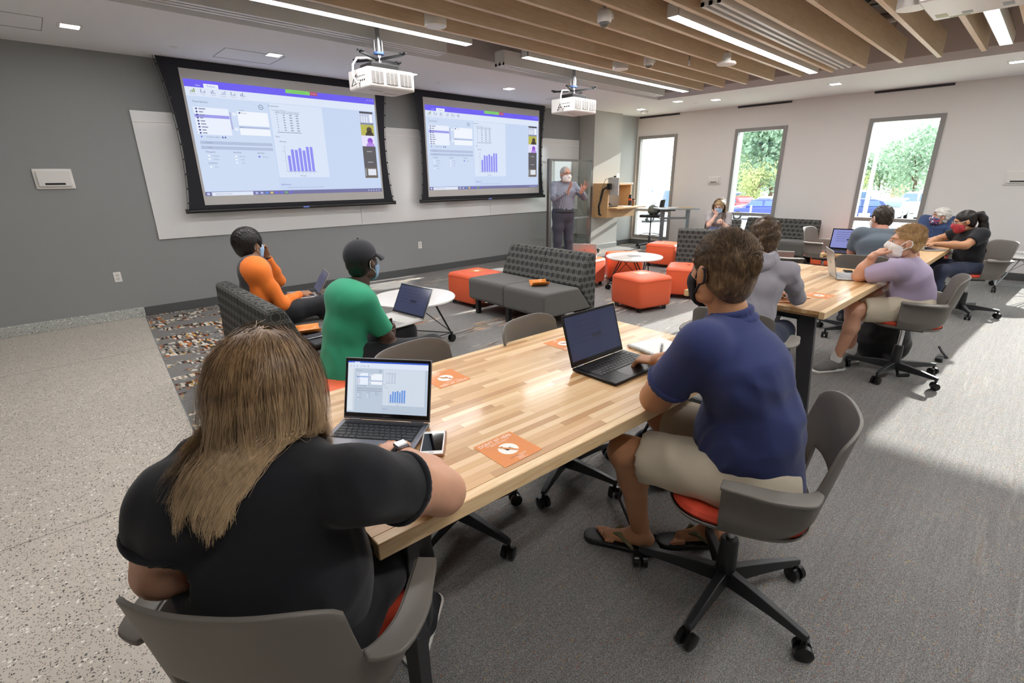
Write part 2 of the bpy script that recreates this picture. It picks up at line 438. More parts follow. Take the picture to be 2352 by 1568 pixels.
# ================================================================= walls
struct(MB().span((X0, YS, -.1), (XW+.3, YS+.2, 3.7)).build('wall_front', M_wallgrey))
struct(MB().span((8.76, 6.80, 0), (9.72, YS, ZC)).build('wall_column', mat('wall_column_grey', 'b4b5b0', .75)))
struct(MB().span((9.72, 6.91, 0), (XW, YS, ZC)).build('wall_return', mat('wall_return_grey', 'adb1b0', .75)))
struct(MB().span((X0-.2, Y0, -.1), (X0, YS, 3.7)).build('wall_left', M_wallwhite))
struct(MB().span((X0-.2, Y0-.2, -.1), (XW+.3, Y0, 3.7)).build('wall_rear', M_wallwhite))
WINS = [(5.90, 6.865), (3.68, 4.64), (1.41, 2.40), (-.95, .04), (-3.2, -2.2)]  # last opening is out of view, added to let in more light
ZB, ZT, ZM = .16, 2.42, .80
mb = MB(); ys = [Y0]+[y for a, b in sorted(WINS) for y in (a, b)]+[YS]
for i in range(0, len(ys), 2): mb.span((XW, ys[i], 0), (XW+.3, ys[i+1], 3.7))
for a, b in WINS: mb.span((XW, a, 0), (XW+.3, b, ZB)); mb.span((XW, a, ZT), (XW+.3, b, 3.7))
struct(mb.build('wall_right', M_wallwhite))
for i, (a, b) in enumerate(WINS):
    root = MB(); f = .062
    for p, q in (((a, ZB), (a+f, ZT)), ((b-f, ZB), (b, ZT)), ((a+f, ZT-f), (b-f, ZT)), ((a+f, ZB), (b-f, ZB+f)), ((a+f, ZM-.03), (b-f, ZM+.03))):
        root.span((XW-.025, p[0], p[1]), (XW+.075, q[0], q[1]))
    wo = struct(root.build('window_%d' % (i+1), M_frame, bevel=.003))
    MB().span((XW+.03, a+f, ZM+.03), (XW+.038, b-f, ZT-f)).build('pane', M_pane, wo)
    MB().span((XW+.03, a+f, ZB+f), (XW+.038, b-f, ZM-.03)).build('pane', M_pane, wo)
    rv = MB()
    rv.span((XW+.08, a, ZB), (XW+.32, a+.02, ZT)).span((XW+.08, b-.02, ZB), (XW+.32, b, ZT)).span((XW+.08, a+.02, ZT-.02), (XW+.32, b-.02, ZT)).span((XW+.08, a+.02, ZB), (XW+.34, b-.02, ZB+.02))
    rv.build('window_reveal', M_reveal, wo)
    # dark shade pocket above each window
    struct(MB().span((XW-.012, a-.01, 2.80), (XW-.0005, b+.01, 2.832)).build('trim_%d' % (i+1), mat('pocket_dark', '2c2e31', .6)))
struct(MB().span((ex(YS)+.012, YS-.014, .003), (8.76, YS, .112)).build('baseboard_front', M_trimdark, bevel=.004))
struct(MB().span((8.76-.014, 6.80-.014, .003), (9.72+.014, 6.80, .112)).span((8.746, 6.80, .003), (8.76, YS-.014, .112)).build('baseboard_column', mat('base_light', '8f928f', .6), bevel=.004))
struct(MB().span((9.734, 6.896, .003), (XW-.014, 6.91, .112)).build('baseboard_return', M_trimdark, bevel=.004))
struct(MB().span((XW-.014, Y0, .003), (XW, 6.91, .112)).build('baseboard_right', M_trimdark, bevel=.004))
struct(MB().span((X0, YS-.014, 0), (ex(YS)+.01, YS, .115)).build('baseboard_terrazzo', M_terrb, bevel=.004))
# ================================================================= ceiling
OX0, OX1, OY0, OY1 = -2.2, 8.55, -3.2, 5.25
mb = MB()
mb.span((X0, OY1, ZC), (XW, YS, ZC+.1)).span((X0, Y0, ZC), (XW, OY0, ZC+.1)).span((X0, OY0, ZC), (OX0, OY1, ZC+.1)).span((OX1, OY0, ZC), (XW, OY1, ZC+.1))
CEIL = struct(mb.build('ceiling', M_white))
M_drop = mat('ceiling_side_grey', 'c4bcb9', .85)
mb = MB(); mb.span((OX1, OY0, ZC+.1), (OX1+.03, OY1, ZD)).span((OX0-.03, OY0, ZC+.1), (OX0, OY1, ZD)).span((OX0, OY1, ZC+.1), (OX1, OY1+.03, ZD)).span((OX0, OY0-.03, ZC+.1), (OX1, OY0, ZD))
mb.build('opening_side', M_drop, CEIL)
def deck_mat():
    m, t, b = new_mat('deck_metal'); v = t.coord()
    t.put(b.inputs['Base Color'], t.ramp(t.noise(v, 3, 3), [(.3, '6f6862'), (.7, '9c948c')])); b.inputs['Roughness'].default_value = .6; b.inputs['Metallic'].default_value = .2
    return m
mb = MB(); rows = []; nx = 180
for i in range(nx+1):
    x = OX0 + (OX1-OX0)*i/nx; z = ZD + (.035 if (i % 6) in (0, 1, 2) else 0)
    rows.append([(x, OY0, z), (x, OY1, z)])
mb.grid(rows); mb.build('roof_deck', deck_mat(), CEIL)
struct(MB().span((X0-.2, Y0-.2, 3.6), (XW+.3, YS+.2, 3.75)).build('ceiling_slab', M_trimdark))
M_joist = mat('joist_dark', '3a3b3d', .6)
for k, xj in enumerate((-.9, .6, 2.1, 3.6, 5.1, 6.5, 7.35, 8.2)):
    mb = MB(); mb.span((xj-.05, OY0+.02, ZD-.10), (xj+.05, OY1-.02, ZD-.085)).span((xj-.05, OY0+.02, ZD-.02), (xj+.05, OY1-.02, ZD-.005))
    n = 40
    for i in range(n):
        ya, yb = OY0+.1+(OY1-OY0-.2)*i/n, OY0+.1+(OY1-OY0-.2)*(i+1)/n
        mb.bar((xj, ya, ZD-.09 if i % 2 else ZD-.01), (xj, yb, ZD-.01 if i % 2 else ZD-.09), .012, .012, (1, 0, 0))
    mb.build('joist', M_joist, CEIL)
M_duct = mat('duct_galvanised', 'a09a94', .45, .5, noise=(8, .15))
for (xa, ya, r) in ((4.6, 1.5, .06), (5.9, 1.1, .055), (7.7, 1.5, .05)):
    MB().tube([(xa, OY0+.05, ZD-.17), (xa, OY1-.05, ZD-.17)], r, 16).build('conduit', M_duct, CEIL)
# access panels and small ceiling plates: thin raised outlines
def plate_outline(c, dx, dy, t=.006):
    mb = MB()
    for s in (-1, 1):
        mb.span((c[0]-dx/2, c[1]+s*dy/2-t/2, ZC-.003), (c[0]+dx/2, c[1]+s*dy/2+t/2, ZC+.001))
        mb.span((c[0]+s*dx/2-t/2, c[1]-dy/2+t/2, ZC-.003), (c[0]+s*dx/2+t/2, c[1]+dy/2-t/2, ZC+.001))
    return mb
for c in ((2.1, 6.45), (.1, 6.35), (7.2, 6.2)):
    plate_outline(c, .6, .5).build('access_panel', mat('seam_grey', 'aaa9a8', .8), CEIL)
# ---- wooden ceiling baffles
def wood_mat(name, c1, c2, c3, scale=1.0, axis=0, rough=.45, coat=0.0, rnd=.35):
    m, t, b = new_mat(name); sc3 = [9*scale]*3; sc3[axis] = .9*scale
    oi = t.add('ShaderNodeObjectInfo'); tc = t.add('ShaderNodeTexCoord')
    off = t.add('ShaderNodeVectorMath', operation='ADD'); t.l.new(tc.outputs['Object'], off.inputs[0])
    cb = t.add('ShaderNodeCombineXYZ'); r50 = t.math('MULTIPLY', oi.outputs['Random'], 57.0)
    for i in range(3): t.put(cb.inputs[i], r50)
    t.l.new(cb.outputs[0], off.inputs[1])
    mp = t.add('ShaderNodeMapping'); t.l.new(off.outputs[0], mp.inputs[0]); mp.inputs['Scale'].default_value = sc3
    n = t.noise(mp.outputs[0], 5, 5, .6, .6)
    f = t.math('ADD', t.math('MULTIPLY', n, 1-rnd), t.math('MULTIPLY', oi.outputs['Random'], rnd))
    t.put(b.inputs['Base Color'], t.ramp(f, [(.25, c1), (.5, c2), (.72, c3)])); b.inputs['Roughness'].default_value = rough
    b.inputs['Coat Weight'].default_value = coat; b.inputs['Coat Roughness'].default_value = .12
    return m
M_baffle = wood_mat('baffle_oak', 'cfb493', 'dbc1a1', 'e5cfb2', rnd=.25)
BY = [4.25, 3.90, 3.55, 3.18, 2.80, 2.42, 2.05, 1.67, 1.30, .91, .53, .15, -.23, -.6, -1.0, -1.4]
ords = ['nearest the screens', 'second', 'third', 'fourth', 'fifth', 'sixth', 'seventh', 'eighth', 'ninth', 'tenth', 'eleventh', 'twelfth', 'thirteenth', 'fourteenth', 'fifteenth', 'sixteenth']
for i, y in enumerate(BY):
    lb = 'oak ceiling baffle ' + ('nearest the projection screens' if i == 0 else '%s in from the projection screens' % ords[i])
    t = thing('ceiling_baffle', lb, 'ceiling baffle', (0, y, ZC), 0, 'oak ceiling baffles')
    for a, b in ((-1.9, 1.45), (1.452, 4.95), (4.952, 8.2)):
        MB().span((a, -.022, 0), (b, .022, .26)).build('board', M_baffle, t, bevel=.002)
    for xh in (-1.2, 1.0, 3.0, 5.4, 7.6): MB().cyl((xh, 0, .26), (xh, 0, ZD-ZC), .003, n=6).build('hanger', M_alu, t)
# ---- linear lights and slot diffusers, hung at baffle level
def strip_light(x0, x1, y, lab):
    t = thing('linear_light', lab, 'ceiling light', (0, y, ZC), 0, 'long linear ceiling lights')
    mb = MB(); mb.span((x0, -.055, .004), (x0+.006, .055, .11)).span((x1-.006, -.055, .004), (x1, .055, .11)).span((x0, -.055, .004), (x1, -.048, .11)).span((x0, .048, .004), (x1, .055, .11)).span((x0, -.055, .104), (x1, .055, .11))
    mb.build('housing', M_whitepl, t)
    MB().span((x0+.006, -.048, .004), (x1-.006, .048, .012)).build('diffuser', M_lamp, t)
    for xh in (x0+.3, x1-.3): MB().cyl((xh, 0, .11), (xh, 0, ZD-ZC), .002, n=6).build('hanger', M_alu, t)
strip_light(-.05, 3.65, 4.5, 'lit linear ceiling light above the left projector')
strip_light(4.45, 8.15, 4.5, 'lit linear ceiling light above the right projector')
strip_light(4.38, 8.10, 2.61, 'lit linear ceiling light in the middle of the baffles, beside the three-slot diffuser')
strip_light(-.05, 3.6, 2.61, 'lit linear ceiling light over the near wooden table, out of frame')
strip_light(4.35, 8.0, .72, 'lit linear ceiling light at top right beside the upper right projector')
strip_light(-.05, 3.6, -.42, 'added linear ceiling light above the camera, out of frame, brightening the foreground')  # unseen lamp, added because the foreground came out too dark
strip_light(4.35, 8.0, -1.2, 'added linear ceiling light above the unseen rear of the room, by the windows')  # unseen lamp, added to help light the closed room
def diffuser(x0, x1, y, lab):
    t = thing('slot_diffuser', lab, 'air diffuser', (0, y, ZC), 0, 'linear slot air diffusers')
    MB().span((x0, -.085, .03), (x1, .085, .16)).build('plenum', M_whitepl, t)
    for yy in (-.07, 0, .07): MB().span((x0, yy-.016, 0), (x1, yy+.016, .03)).build('blade', M_whitepl, t)
    MB().span((x0, -.085, 0), (x0+.01, .085, .03)).build('end_cap', M_whitepl, t); MB().span((x1-.01, -.085, 0), (x1, .085, .03)).build('end_cap', M_whitepl, t)
    MB().span((x0+.01, -.06, .027), (x1-.01, .06, .031)).build('slot', M_black, t)
diffuser(.2, 3.67, 5.0, 'white slot air diffuser behind the left projector')
diffuser(4.52, 8.2, 5.0, 'white slot air diffuser behind the right projector')
diffuser(4.32, 8.04, 2.24, 'white three-slot air diffuser between the baffles')
# ---- square downlights in the white ceiling border
for (x, y, lb) in ((.58, 6.27, 'square downlight at the far left above the grey wall'), (2.28, 6.2, 'square downlight above the left projection screen'), (3.97, 6.13, 'square downlight just right of the left projector'),
                   (5.70, 6.10, 'square downlight above the right projection screen'), (9.39, 6.14, 'square downlight by the corner window'), (8.98, 5.1, 'square downlight at the inner corner of the ceiling opening'),
                   (9.34, 4.56, 'square downlight above the narrow wall plate'), (9.24, 2.65, 'square downlight between the second and third windows'), (9.26, .69, 'square downlight at the far right above the window wall'), (9.25, -1.4, 'square downlight beyond the right edge of the view'), (-1.2, 6.3, 'square downlight beyond the left edge of the view')):
    t = thing('downlight', lb, 'downlight', (x, y, ZC), 0, 'square downlights')
    mb = MB()
    for s in (-1, 1): mb.span((s*.075-.01, -.085, -.004), (s*.075+.01, .085, -.0005)); mb.span((-.065, s*.075-.01, -.004), (.065, s*.075+.01, -.0005))
    mb.build('trim_ring', M_whitepl, t); MB().span((-.065, -.065, -.003), (.065, .065, -.0006)).build('lens', M_down, t)
# ================================================================= furniture materials
M_stave = wood_mat('maple_stave', 'b98a55', 'dab07a', 'ebcda0', scale=2.2, rough=.36, coat=.35, rnd=.50)
M_edge = wood_mat('maple_edge', 'cfa36c', 'dfb984', 'ecd0a2', scale=2.0, rough=.4, coat=.3, rnd=.3)
M_shell = mat('shell_taupe', '6e6962', .48, bump=(900, .06, .001))
M_seatpad = mat('seat_vermilion', 'c8432a', .7, bump=(700, .1, .001))
M_base = mat('chair_base_black', '2a2c2e', .38)
M_wheel = mat('caster_black', '121213', .3)
M_vinyl = mat('orange_vinyl', 'e2623a', .42, bump=(420, .08, .001))
M_seatgrey = mat('seat_charcoal', '55534f', .85, bump=(600, .18, .001), sheen=.15)
M_zinc = mat('zinc_grey', '90969a', .35, .8)
M_tabwhite = mat('table_white', 'eceae6', .14, coat=.4)
def honey_mat(name, ground, core, line):
    m, t, b = new_mat(name); v = t.coord('UV', scale=(1/.082, 1/.082, 1))
    def lattice(offx, offy):
        a = t.add('ShaderNodeVectorMath', operation='ADD', i0=v); a.inputs[1].default_value = (offx, offy, 0)
        w_ = t.add('ShaderNodeVectorMath', operation='WRAP', i0=a.outputs[0]); w_.inputs[1].default_value = (.5, .866, 1); w_.inputs[2].default_value = (-.5, -.866, -1)
        l = t.add('ShaderNodeVectorMath', operation='LENGTH', i0=w_.outputs[0]); return l.outputs[1]
    d1, d2 = lattice(0, 0), lattice(.5, .866); d = t.math('MINIMUM', d1, d2)
    core_m = t.math('LESS_THAN', d, .30)
    def ring(dd, r, w0): return t.math('LESS_THAN', t.math('ABSOLUTE', t.math('SUBTRACT', dd, r)), w0)
    ln = t.math('MAXIMUM', t.math('MAXIMUM', ring(d1, .57, .016), ring(d2, .57, .016)), ring(d, .36, .014))
    c = t.mix(core_m, lin(ground), lin(core)); c = t.mix(ln, c, lin(line))
    t.put(b.inputs['Base Color'], c); b.inputs['Roughness'].default_value = .85
    t.put(b.inputs['Normal'], t.bump(t.noise(v, 14, 2), .2, .002)); return m
M_honey = honey_mat('honeycomb_fabric', '393937', '292928', '7d7d77')
# ================================================================= castor
def caster(mb, p, r=.03, ang=0.0, w=.05):
    """twin-wheel caster standing on the floor below p"""
    c, s_ = math.cos(ang), math.sin(ang); x, y = p[0], p[1]
    for k in (-1, 1):
        a = Vector((x+k*s_*w*.16, y-k*c*w*.16, r)); b = Vector((x+k*s_*w*.5, y-k*c*w*.5, r))
        d = (b-a)*.15
        mb.tube([a-d, a, b, b+d], [r*.6, r, r, r*.75], 18)
# ================================================================= task chair
def chair_proto(label, detail=True):
    t = thing('task_chair', label, 'chair', group='grey shell task chairs')
    # gas lift, star base with five legs and casters
    MB().tube([(0, 0, .07), (0, 0, .09), (0, 0, .24), (0, 0, .25)], [.03, .036, .032, .028], 20).build('lift_sleeve', M_base, t)
    MB().cyl((0, 0, .25), (0, 0, .41), .016, n=14).build('gas_lift', M_chrome, t)
    MB().box((0, .0, .405), (.16, .24, .03)).build('seat_plate', M_base, t, bevel=.008)
    MB().tube([(.07, .05, .40), (.20, .06, .395), (.25, .06, .385)], .005, 8).build('tilt_lever', M_base, t)
    leg = None
    for i in range(5):
        a = 2*math.pi*i/5+.3; c, s_ = math.cos(a), math.sin(a)
        mb = MB(); rows = []
        for u, hw, z0, z1 in ((.028, .024, .055, .115), (.10, .021, .062, .115), (.20, .018, .070, .108), (.31, .015, .074, .098), (.325, .010, .076, .094)):
            r_ = [(u, -hw, z0), (u, hw, z0), (u, hw*.72, z1), (u, -hw*.72, z1)]
            rows.append([(c*p[0]-s_*p[1], s_*p[0]+c*p[1], p[2]) for p in r_])
        mb.grid(rows, wrap=True, flip=True); n = len(mb.v); mb.f += [(0, 1, 2, 3), (n-1, n-2, n-3, n-4)]; mb.c += [None]*2
        lg = mb.build('star_leg', M_base, t, bevel=.003)
        cm = MB(); cm.cyl((.315*c, .315*s_, .03), (.315*c, .315*s_, .076), .009, n=10); caster(cm, (.315*c, .315*s_), .029, a+.9+i, .052); cm.build('caster', M_wheel, lg)
    # seat pan and pad
    def se(a, w, d, p=3.2):
        ca, sa = math.cos(a), math.sin(a); return (w*math.copysign(abs(ca)**(2/p), ca), d*math.copysign(abs(sa)**(2/p), sa))
    n = 40; mb = MB()
    mb.grid([[(*se(2*math.pi*j/n, .235*k, .225*k), z) for j in range(n)] for k, z in ((.02, .420), (.6, .420), (.95, .432), (1.0, .448), (.985, .452))], wrap=True)
    mb.build('seat_pan', M_shell, t)
    mb = MB(); mb.grid([[(*se(2*math.pi*j/n, .225*k, .215*k), z - .012*(1-k)) for j in range(n)] for k, z in ((1.0, .45), (1.02, .462), (.98, .476), (.85, .482), (.45, .482), (.02, .481))], wrap=True)
    mb.build('seat_pad', M_seatpad, t)
    # one-piece shell: back wraps round into low arm sides, with a cut-out behind the hips
    N, K = 56, 16
    def plan(u):      # u in -1..1 along the U seen from above; returns point and outward normal
        a = u*R(97); rx, ry = .255, .222
        sa, ca = math.sin(a), math.cos(a); return Vector((rx*math.copysign(abs(sa)**.82, sa), -ry*math.copysign(abs(ca)**.62, ca), 0)), Vector((math.sin(a)/rx, -math.cos(a)/ry, 0)).normalized()
    def top(u):
        k = abs(u); s_ = min(1, max(0, (k-.42)/.09)); s_ = s_*s_*(3-2*s_); return (.83-.04*(k/.42)**4)*(1-s_)+.645*s_
    rows = []
    for i in range(K+1):
        v = i/K; row = []
        for j in range(N+1):
            u = -1+2*j/N; p, nn = plan(u); z0, z1 = .44, top(u)
            z = z0+(z1-z0)*v; lean = max(0, (z-.45))
            back = max(0, math.cos(u*R(97)))
            off = -.03*(1-min(1, (z-.44)/.06))+lean*(.05+.15*back)
            q = p+nn*off; row.append((q.x, q.y, z))
        rows.append(row)
    mb = MB(); W = N+1
    vs = [p for r in rows for p in r]; fs = []
    for i in range(K):
        for j in range(N):
            u = abs(-1+2*(j+.5)/N); v = (i+.5)/K
            if u < .30 and .12 < v < .44: continue
            fs.append((i*W+j, i*W+j+1, (i+1)*W+j+1, (i+1)*W+j))
    mb.add(vs, fs); sh = mb.build('shell', M_shell, t, smooth=True)
    so = sh.modifiers.new('solid', 'SOLIDIFY'); so.thickness = .011; so.offset = 0
    bv = sh.modifiers.new('bevel', 'BEVEL'); bv.width = .004; bv.segments = 2; bv.limit_method = 'ANGLE'; bv.angle_limit = R(50)
    # arm ledges: flat wings folded outward from the low sides
    for s_ in (-1, 1):
        rin, rout = [], []
        for j in range(13):
            u = s_*(.50+.50*j/12); p, nn = plan(u); z = top(u)
            lean = (z-.45)*(.05+.15*max(0, math.cos(u*R(97)))); q = p+nn*lean
            wd = .062*min(1, .35+j/5)*(1-.25*max(0, j-9)/3); o_ = q+nn*wd
            rin.append((q.x, q.y, z)); rout.append((o_.x, o_.y, z-.004))
        mb = MB(); mb.grid([rin, rout], flip=(s_ > 0)); wg = mb.build('arm', M_shell, t, smooth=True)
        so = wg.modifiers.new('solid', 'SOLIDIFY'); so.thickness = .014; so.offset = 0
        bv = wg.modifiers.new('bevel', 'BEVEL'); bv.width = .005; bv.segments = 3; bv.limit_method = 'ANGLE'
    return t
def fdir(dx, dy): return math.atan2(dy, dx)-math.pi/2      # yaw so that local +y points along (dx, dy)
chair = chair_proto('grey task chair under the woman with long blond hair at the near table')
chair.location = (.268, 1.025, .003); chair.rotation_euler[2] = fdir(.74, .67)
CH2 = dup(chair, (1.61, .545, .003), fdir(-.38, .92), 'grey task chair under the man in the navy polo shirt')
dup(chair, (1.10, 1.56, .003), fdir(.12, -1), 'empty grey task chair on the far side of the near table, behind the woman\'s laptop')
dup(chair, (1.775, 1.50, .003), fdir(.10, -1), 'empty grey task chair on the far side of the near table, behind the dark laptop')
dup(chair, (4.72, .58, .003), fdir(-.18, 1), 'grey task chair under the man in the lavender shirt')
dup(chair, (2.93, 1.12, .003), fdir(.97, .15), 'grey task chair under the person in the grey hoodie')
dup(chair, (5.70, 1.10, .003), fdir(1, .1), 'grey task chair under the man in the slate grey T-shirt')
dup(chair, (7.50, .46, .003), fdir(-.6, .8), 'grey task chair under the woman with the black ponytail')
dup(chair, (6.35, 1.95, .003), fdir(.45, -.85), 'empty grey task chair in front of the orange ottoman by the wall')
dup(chair, (8.0, 2.06, .003), fdir(-.1, -1), 'empty grey task chair behind the purple laptop screen, under the third window')
dup(chair, (8.82, 1.02, .003), fdir(-1, .2), 'grey task chair under the woman in the denim jacket')
# ================================================================= work tables
STAVE = None
def work_table(loc, rz, L, W, label, staves=True, seed=1):
    global STAVE
    t = thing('work_table', label, 'table', loc, rz, 'butcher-block work tables')
    Z, T = .737, .042
    core = MB().span((.03, .03, Z-T), (L-.03, W-.03, Z-.004)).build('tabletop', M_edge, t)
    if STAVE is None:
        STAVE = MB().box((0, 0, 0), (1, 1, 1)).mesh('stave'); finish(STAVE, M_stave, False)
    r = random.Random(seed); e = .034
    def piece(x0, x1, y0, y1, z0, z1, name='stave'):
        o = link(name, STAVE, core); o.location = ((x0+x1)/2, (y0+y1)/2, (z0+z1)/2); o.scale = (x1-x0-.0004, y1-y0-.0004, z1-z0)
    if staves:
        n = 32 if staves == 1 else 26; wy = (W-2*e)/n
        for i in range(n):
            x = -r.uniform(0, .35)
            while x < L:
                l = r.uniform(.20, .66) if staves == 1 else r.uniform(.45, .9); a, b = max(0, x), min(L, x+l); x += l
                if b-a > .02: piece(a, b, e+i*wy, e+(i+1)*wy, Z-.02, Z+.003-r.uniform(0, .0003))
    else: piece(0, L, e, W-e, Z-.02, Z+.003)
    for y0, y1 in ((0, e), (W-e, W)):
        MB().span((0, y0, Z-T), (L, y1, Z+.003)).build('edge_board', M_edge, core, bevel=.003)
    # splayed flat-steel legs joined by end plates and a rail
    for x, sx in ((.12, -1), (L-.12, 1)):
        for y, sy in ((.08, -1), (W-.08, 1)):
            mb = MB(); fx, fy = x+sx*.02, y+sy*.03; tw, bw = .055, .035
            vs = []
            for cx, cy, hw, z in ((fx, fy, bw, .004), (x, y+(-sy)*.05, tw, Z-T)):
                vs += [(cx-.018, cy-hw, z), (cx+.018, cy-hw, z), (cx+.018, cy+hw, z), (cx-.018, cy+hw, z)]
            mb.add(vs, [(0, 3, 2, 1), (4, 5, 6, 7), (0, 1, 5, 4), (1, 2, 6, 5), (2, 3, 7, 6), (3, 0, 4, 7)]); mb.build('leg', M_steel, t, bevel=.003)
        MB().span((x-.05, .08, Z-T-.012), (x+.05, W-.08, Z-T)).build('leg_plate', M_steel, t, bevel=.002)
    MB().span((.17, W/2-.02, Z-T-.055), (L-.17, W/2+.02, Z-T)).build('rail', M_steel, t, bevel=.002)
    MB().span((.10, W/2-.30, Z-T-.05), (.2, W/2-.1, Z-T)).build('power_box', M_black, t, bevel=.004)
    return t
T1R = math.atan2(-.05, 1.0)
T1 = work_table((.395, .872, .003), T1R, 1.87, .92, 'butcher-block table in the foreground, where the woman and the man in navy work', 1, 3)
T2 = work_table((3.32, .79, .003), R(-1.0), 1.80, .92, 'butcher-block table in the middle, beside the man in lavender', 2, 5)
T3 = work_table((5.99, .68, .003), R(-.5), 1.80, .90, 'butcher-block table farthest back, under the third window', 0, 6)
def on1(u, v, z=0.0):     # point on table 1 from table coordinates
    c, s_ = math.cos(T1R), math.sin(T1R); return (.395+c*u-s_*v, .872+s_*u+c*v, .7435+z)
# ================================================================= lounge seating
def sofa(label, loc, rz, seats=2):
    """two-seat armless lounge; local +x is the way it faces, y runs along it"""
    t = thing('lounge_sofa' if seats == 2 else 'lounge_chair', label, 'sofa' if seats == 2 else 'lounge chair', loc, rz, 'charcoal lounge seating')
    for i in range(seats):
        y0 = -.318*seats+.001+i*.636; y1 = y0+.634
        MB().prism([(.36, .17), (.40, .20), (.40, .40), (.375, .43), (-.12, .425), (-.34, .17)], y0, y1, 'y').build('seat', M_seatgrey, t, bevel=.02, seg=3)
        MB().prism([(-.125, .43), (-.345, .165), (-.37, .05), (-.40, .05), (-.385, .74), (-.36, .765), (-.29, .765), (-.265, .74)], y0, y1, 'y').build('backrest', M_honey, t, bevel=.018, seg=3)
    Q = (-.55, 0, .55) if seats == 2 else (-.25, .25)
    for y in Q:
        MB().span((.30, y-.028, 0), (.345, y+.028, .20)).build('leg', M_black, t, bevel=.003)
    for y in (Q[0], Q[-1]): MB().span((-.36, y-.028, 0), (-.32, y+.028, .20)).build('leg', M_black, t, bevel=.003)
    MB().span((-.32, -.05, .15), (.32, .05, .18)).build('frame_rail', M_black, t)
    return t
sofa('charcoal two-seat sofa in the centre, with a folded orange card on its seat', (3.91, 3.875, .003), R(180-2))
sofa('charcoal sofa at left that the man in the orange raglan shirt sits on', (1.29, 3.82, .003), R(-1))
sofa('charcoal sofa whose patterned back faces the camera beside the orange ottomans', (7.83, 3.45, .003), R(-69+90-2))
sofa('charcoal sofa against the window wall between the second and third windows', (9.92, 3.42, .003), R(180))
sofa('single charcoal lounge chair under the woman with blond hair by the windows', (9.14, 4.12, .003), R(180+14), 1)
def ottoman_proto():
    t = thing('ottoman', '', 'ottoman', group='orange vinyl ottomans')
    S = SDF(.0); n = .27
    mb = MB(); rows = []
    def sq(k, p=9.0, m=48): return [(k*math.copysign(abs(math.cos(2*math.pi*j/m))**(2/p), math.cos(2*math.pi*j/m)), k*math.copysign(abs(math.sin(2*math.pi*j/m))**(2/p), math.sin(2*math.pi*j/m))) for j in range(m)]
    for k, z in ((.02, .055), (.24, .055), (.258, .06), (.265, .08), (.27, .22), (.268, .365), (.262, .388), (.248, .402), (.225, .409), (.12, .413), (.02, .414)): rows.append([(x, y, z) for x, y in sq(k)])
    mb.grid(rows, wrap=True); c = mb.build('cushion', M_vinyl, t, smooth=True)
    mb = MB()
    for z in (.372,):
        pts = [(x*.2685/.27, y*.2685/.27, z) for x, y in sq(.2715)]; mb.tube(pts+[pts[0]], .0022, 5, False)
    mb.build('seam', M_vinyl, c)
    for x in (-.2, .2):
        for y in (-.2, .2):
            cm = MB(); cm.cyl((x, y, .05), (x, y, .06), .02, n=10); caster(cm, (x, y), .026, 1.0+x+y, .04); cm.build('caster', M_wheel, t)
    return t
ot = ottoman_proto(); ot['label'] = 'orange ottoman under the man in the green T-shirt'; ot.location = (1.19, 2.80, .003); ot.rotation_euler[2] = R(4)
for x, y, a, lb in ((3.92, 4.86, 2, 'orange ottoman at the left end of the central sofa'), (5.20, 3.23, -14, 'orange ottoman in the middle of the carpet, with a square card on top'), (6.18, 3.14, 25, 'orange ottoman partly behind the head of the man in navy'),
                    (8.12, 4.62, 10, 'orange ottoman standing against the left end of the dark patterned sofa back'), (6.55, 4.42, 42, 'orange ottoman seen behind and under the round table with the wire legs'), (5.74, 4.60, 4, 'orange ottoman behind the central sofa, with a silver laptop on it'),
                    (9.93, 2.44, 2, 'orange ottoman against the window wall between sofa and third window')):
    dup(ot, (x, y, .003), R(a), lb)
# ================================================================= round tables
def round_table(label, loc, rz, r=.39, h=.48, lm=None, wm=None):
    lm = lm or M_blackm; wm = wm or M_wheel
    t = thing('round_table', label, 'table', loc, rz, 'white round tables with a hole in the middle')
    tp = MB().lathe([(.105, h), (.105, h-.026), (r-.01, h-.026), (r, h-.018), (r, h-.006), (r-.006, h)], 64, closed=True).build('tabletop', M_tabwhite, t)
    MB().lathe([(.105, h-.003), (.105, h-.075), (.08, h-.08), (.0, h-.08)], 32).build('well', mat('well_grey', '8f8b86', .6), tp)
    MB().lathe([(.20, h-.026), (.21, h-.036), (.20, h-.046), (.19, h-.036)], 40, closed=True).build('top_ring', lm, t)
    for i in range(3):
        a0 = 2*math.pi*i/3
        p = lambda a, r_, z: (r_*math.cos(a), r_*math.sin(a), z)
        MB().tube([p(a0-.55, .2, h-.036), p(a0, .34, .085)], .0075, 8).build('leg', lm, t); MB().tube([p(a0+.55, .2, h-.036), p(a0, .34, .085)], .0075, 8).build('leg', lm, t)
        MB().tube([p(a0, .34, .088), p(a0+2*math.pi/3, .34, .088)], .005, 8).build('tie_rod', lm, t)
        MB().tube([p(a0+.5, .2, h-.04), p(a0+2*math.pi/3, .335, .1)], .0045, 8).build('cross_rod', lm, t)
        cm = MB(); x, y, _ = p(a0, .345, 0); cm.cyl((x, y, .05), (x, y, .10), .012, n=10); caster(cm, (x, y), .036, a0+.6, .04); cm.build('caster', wm, t)
    return t
round_table('white round table with black wire legs in front of the man in orange', (2.42, 3.94, .003), R(-26))
round_table('white round table with a hole among the orange ottomans', (5.98, 3.86, .003), R(12))
round_table('white round table with silver legs at the right edge under the wall plate', (9.50, .14, .003), R(155), lm=M_zinc, h=.50)
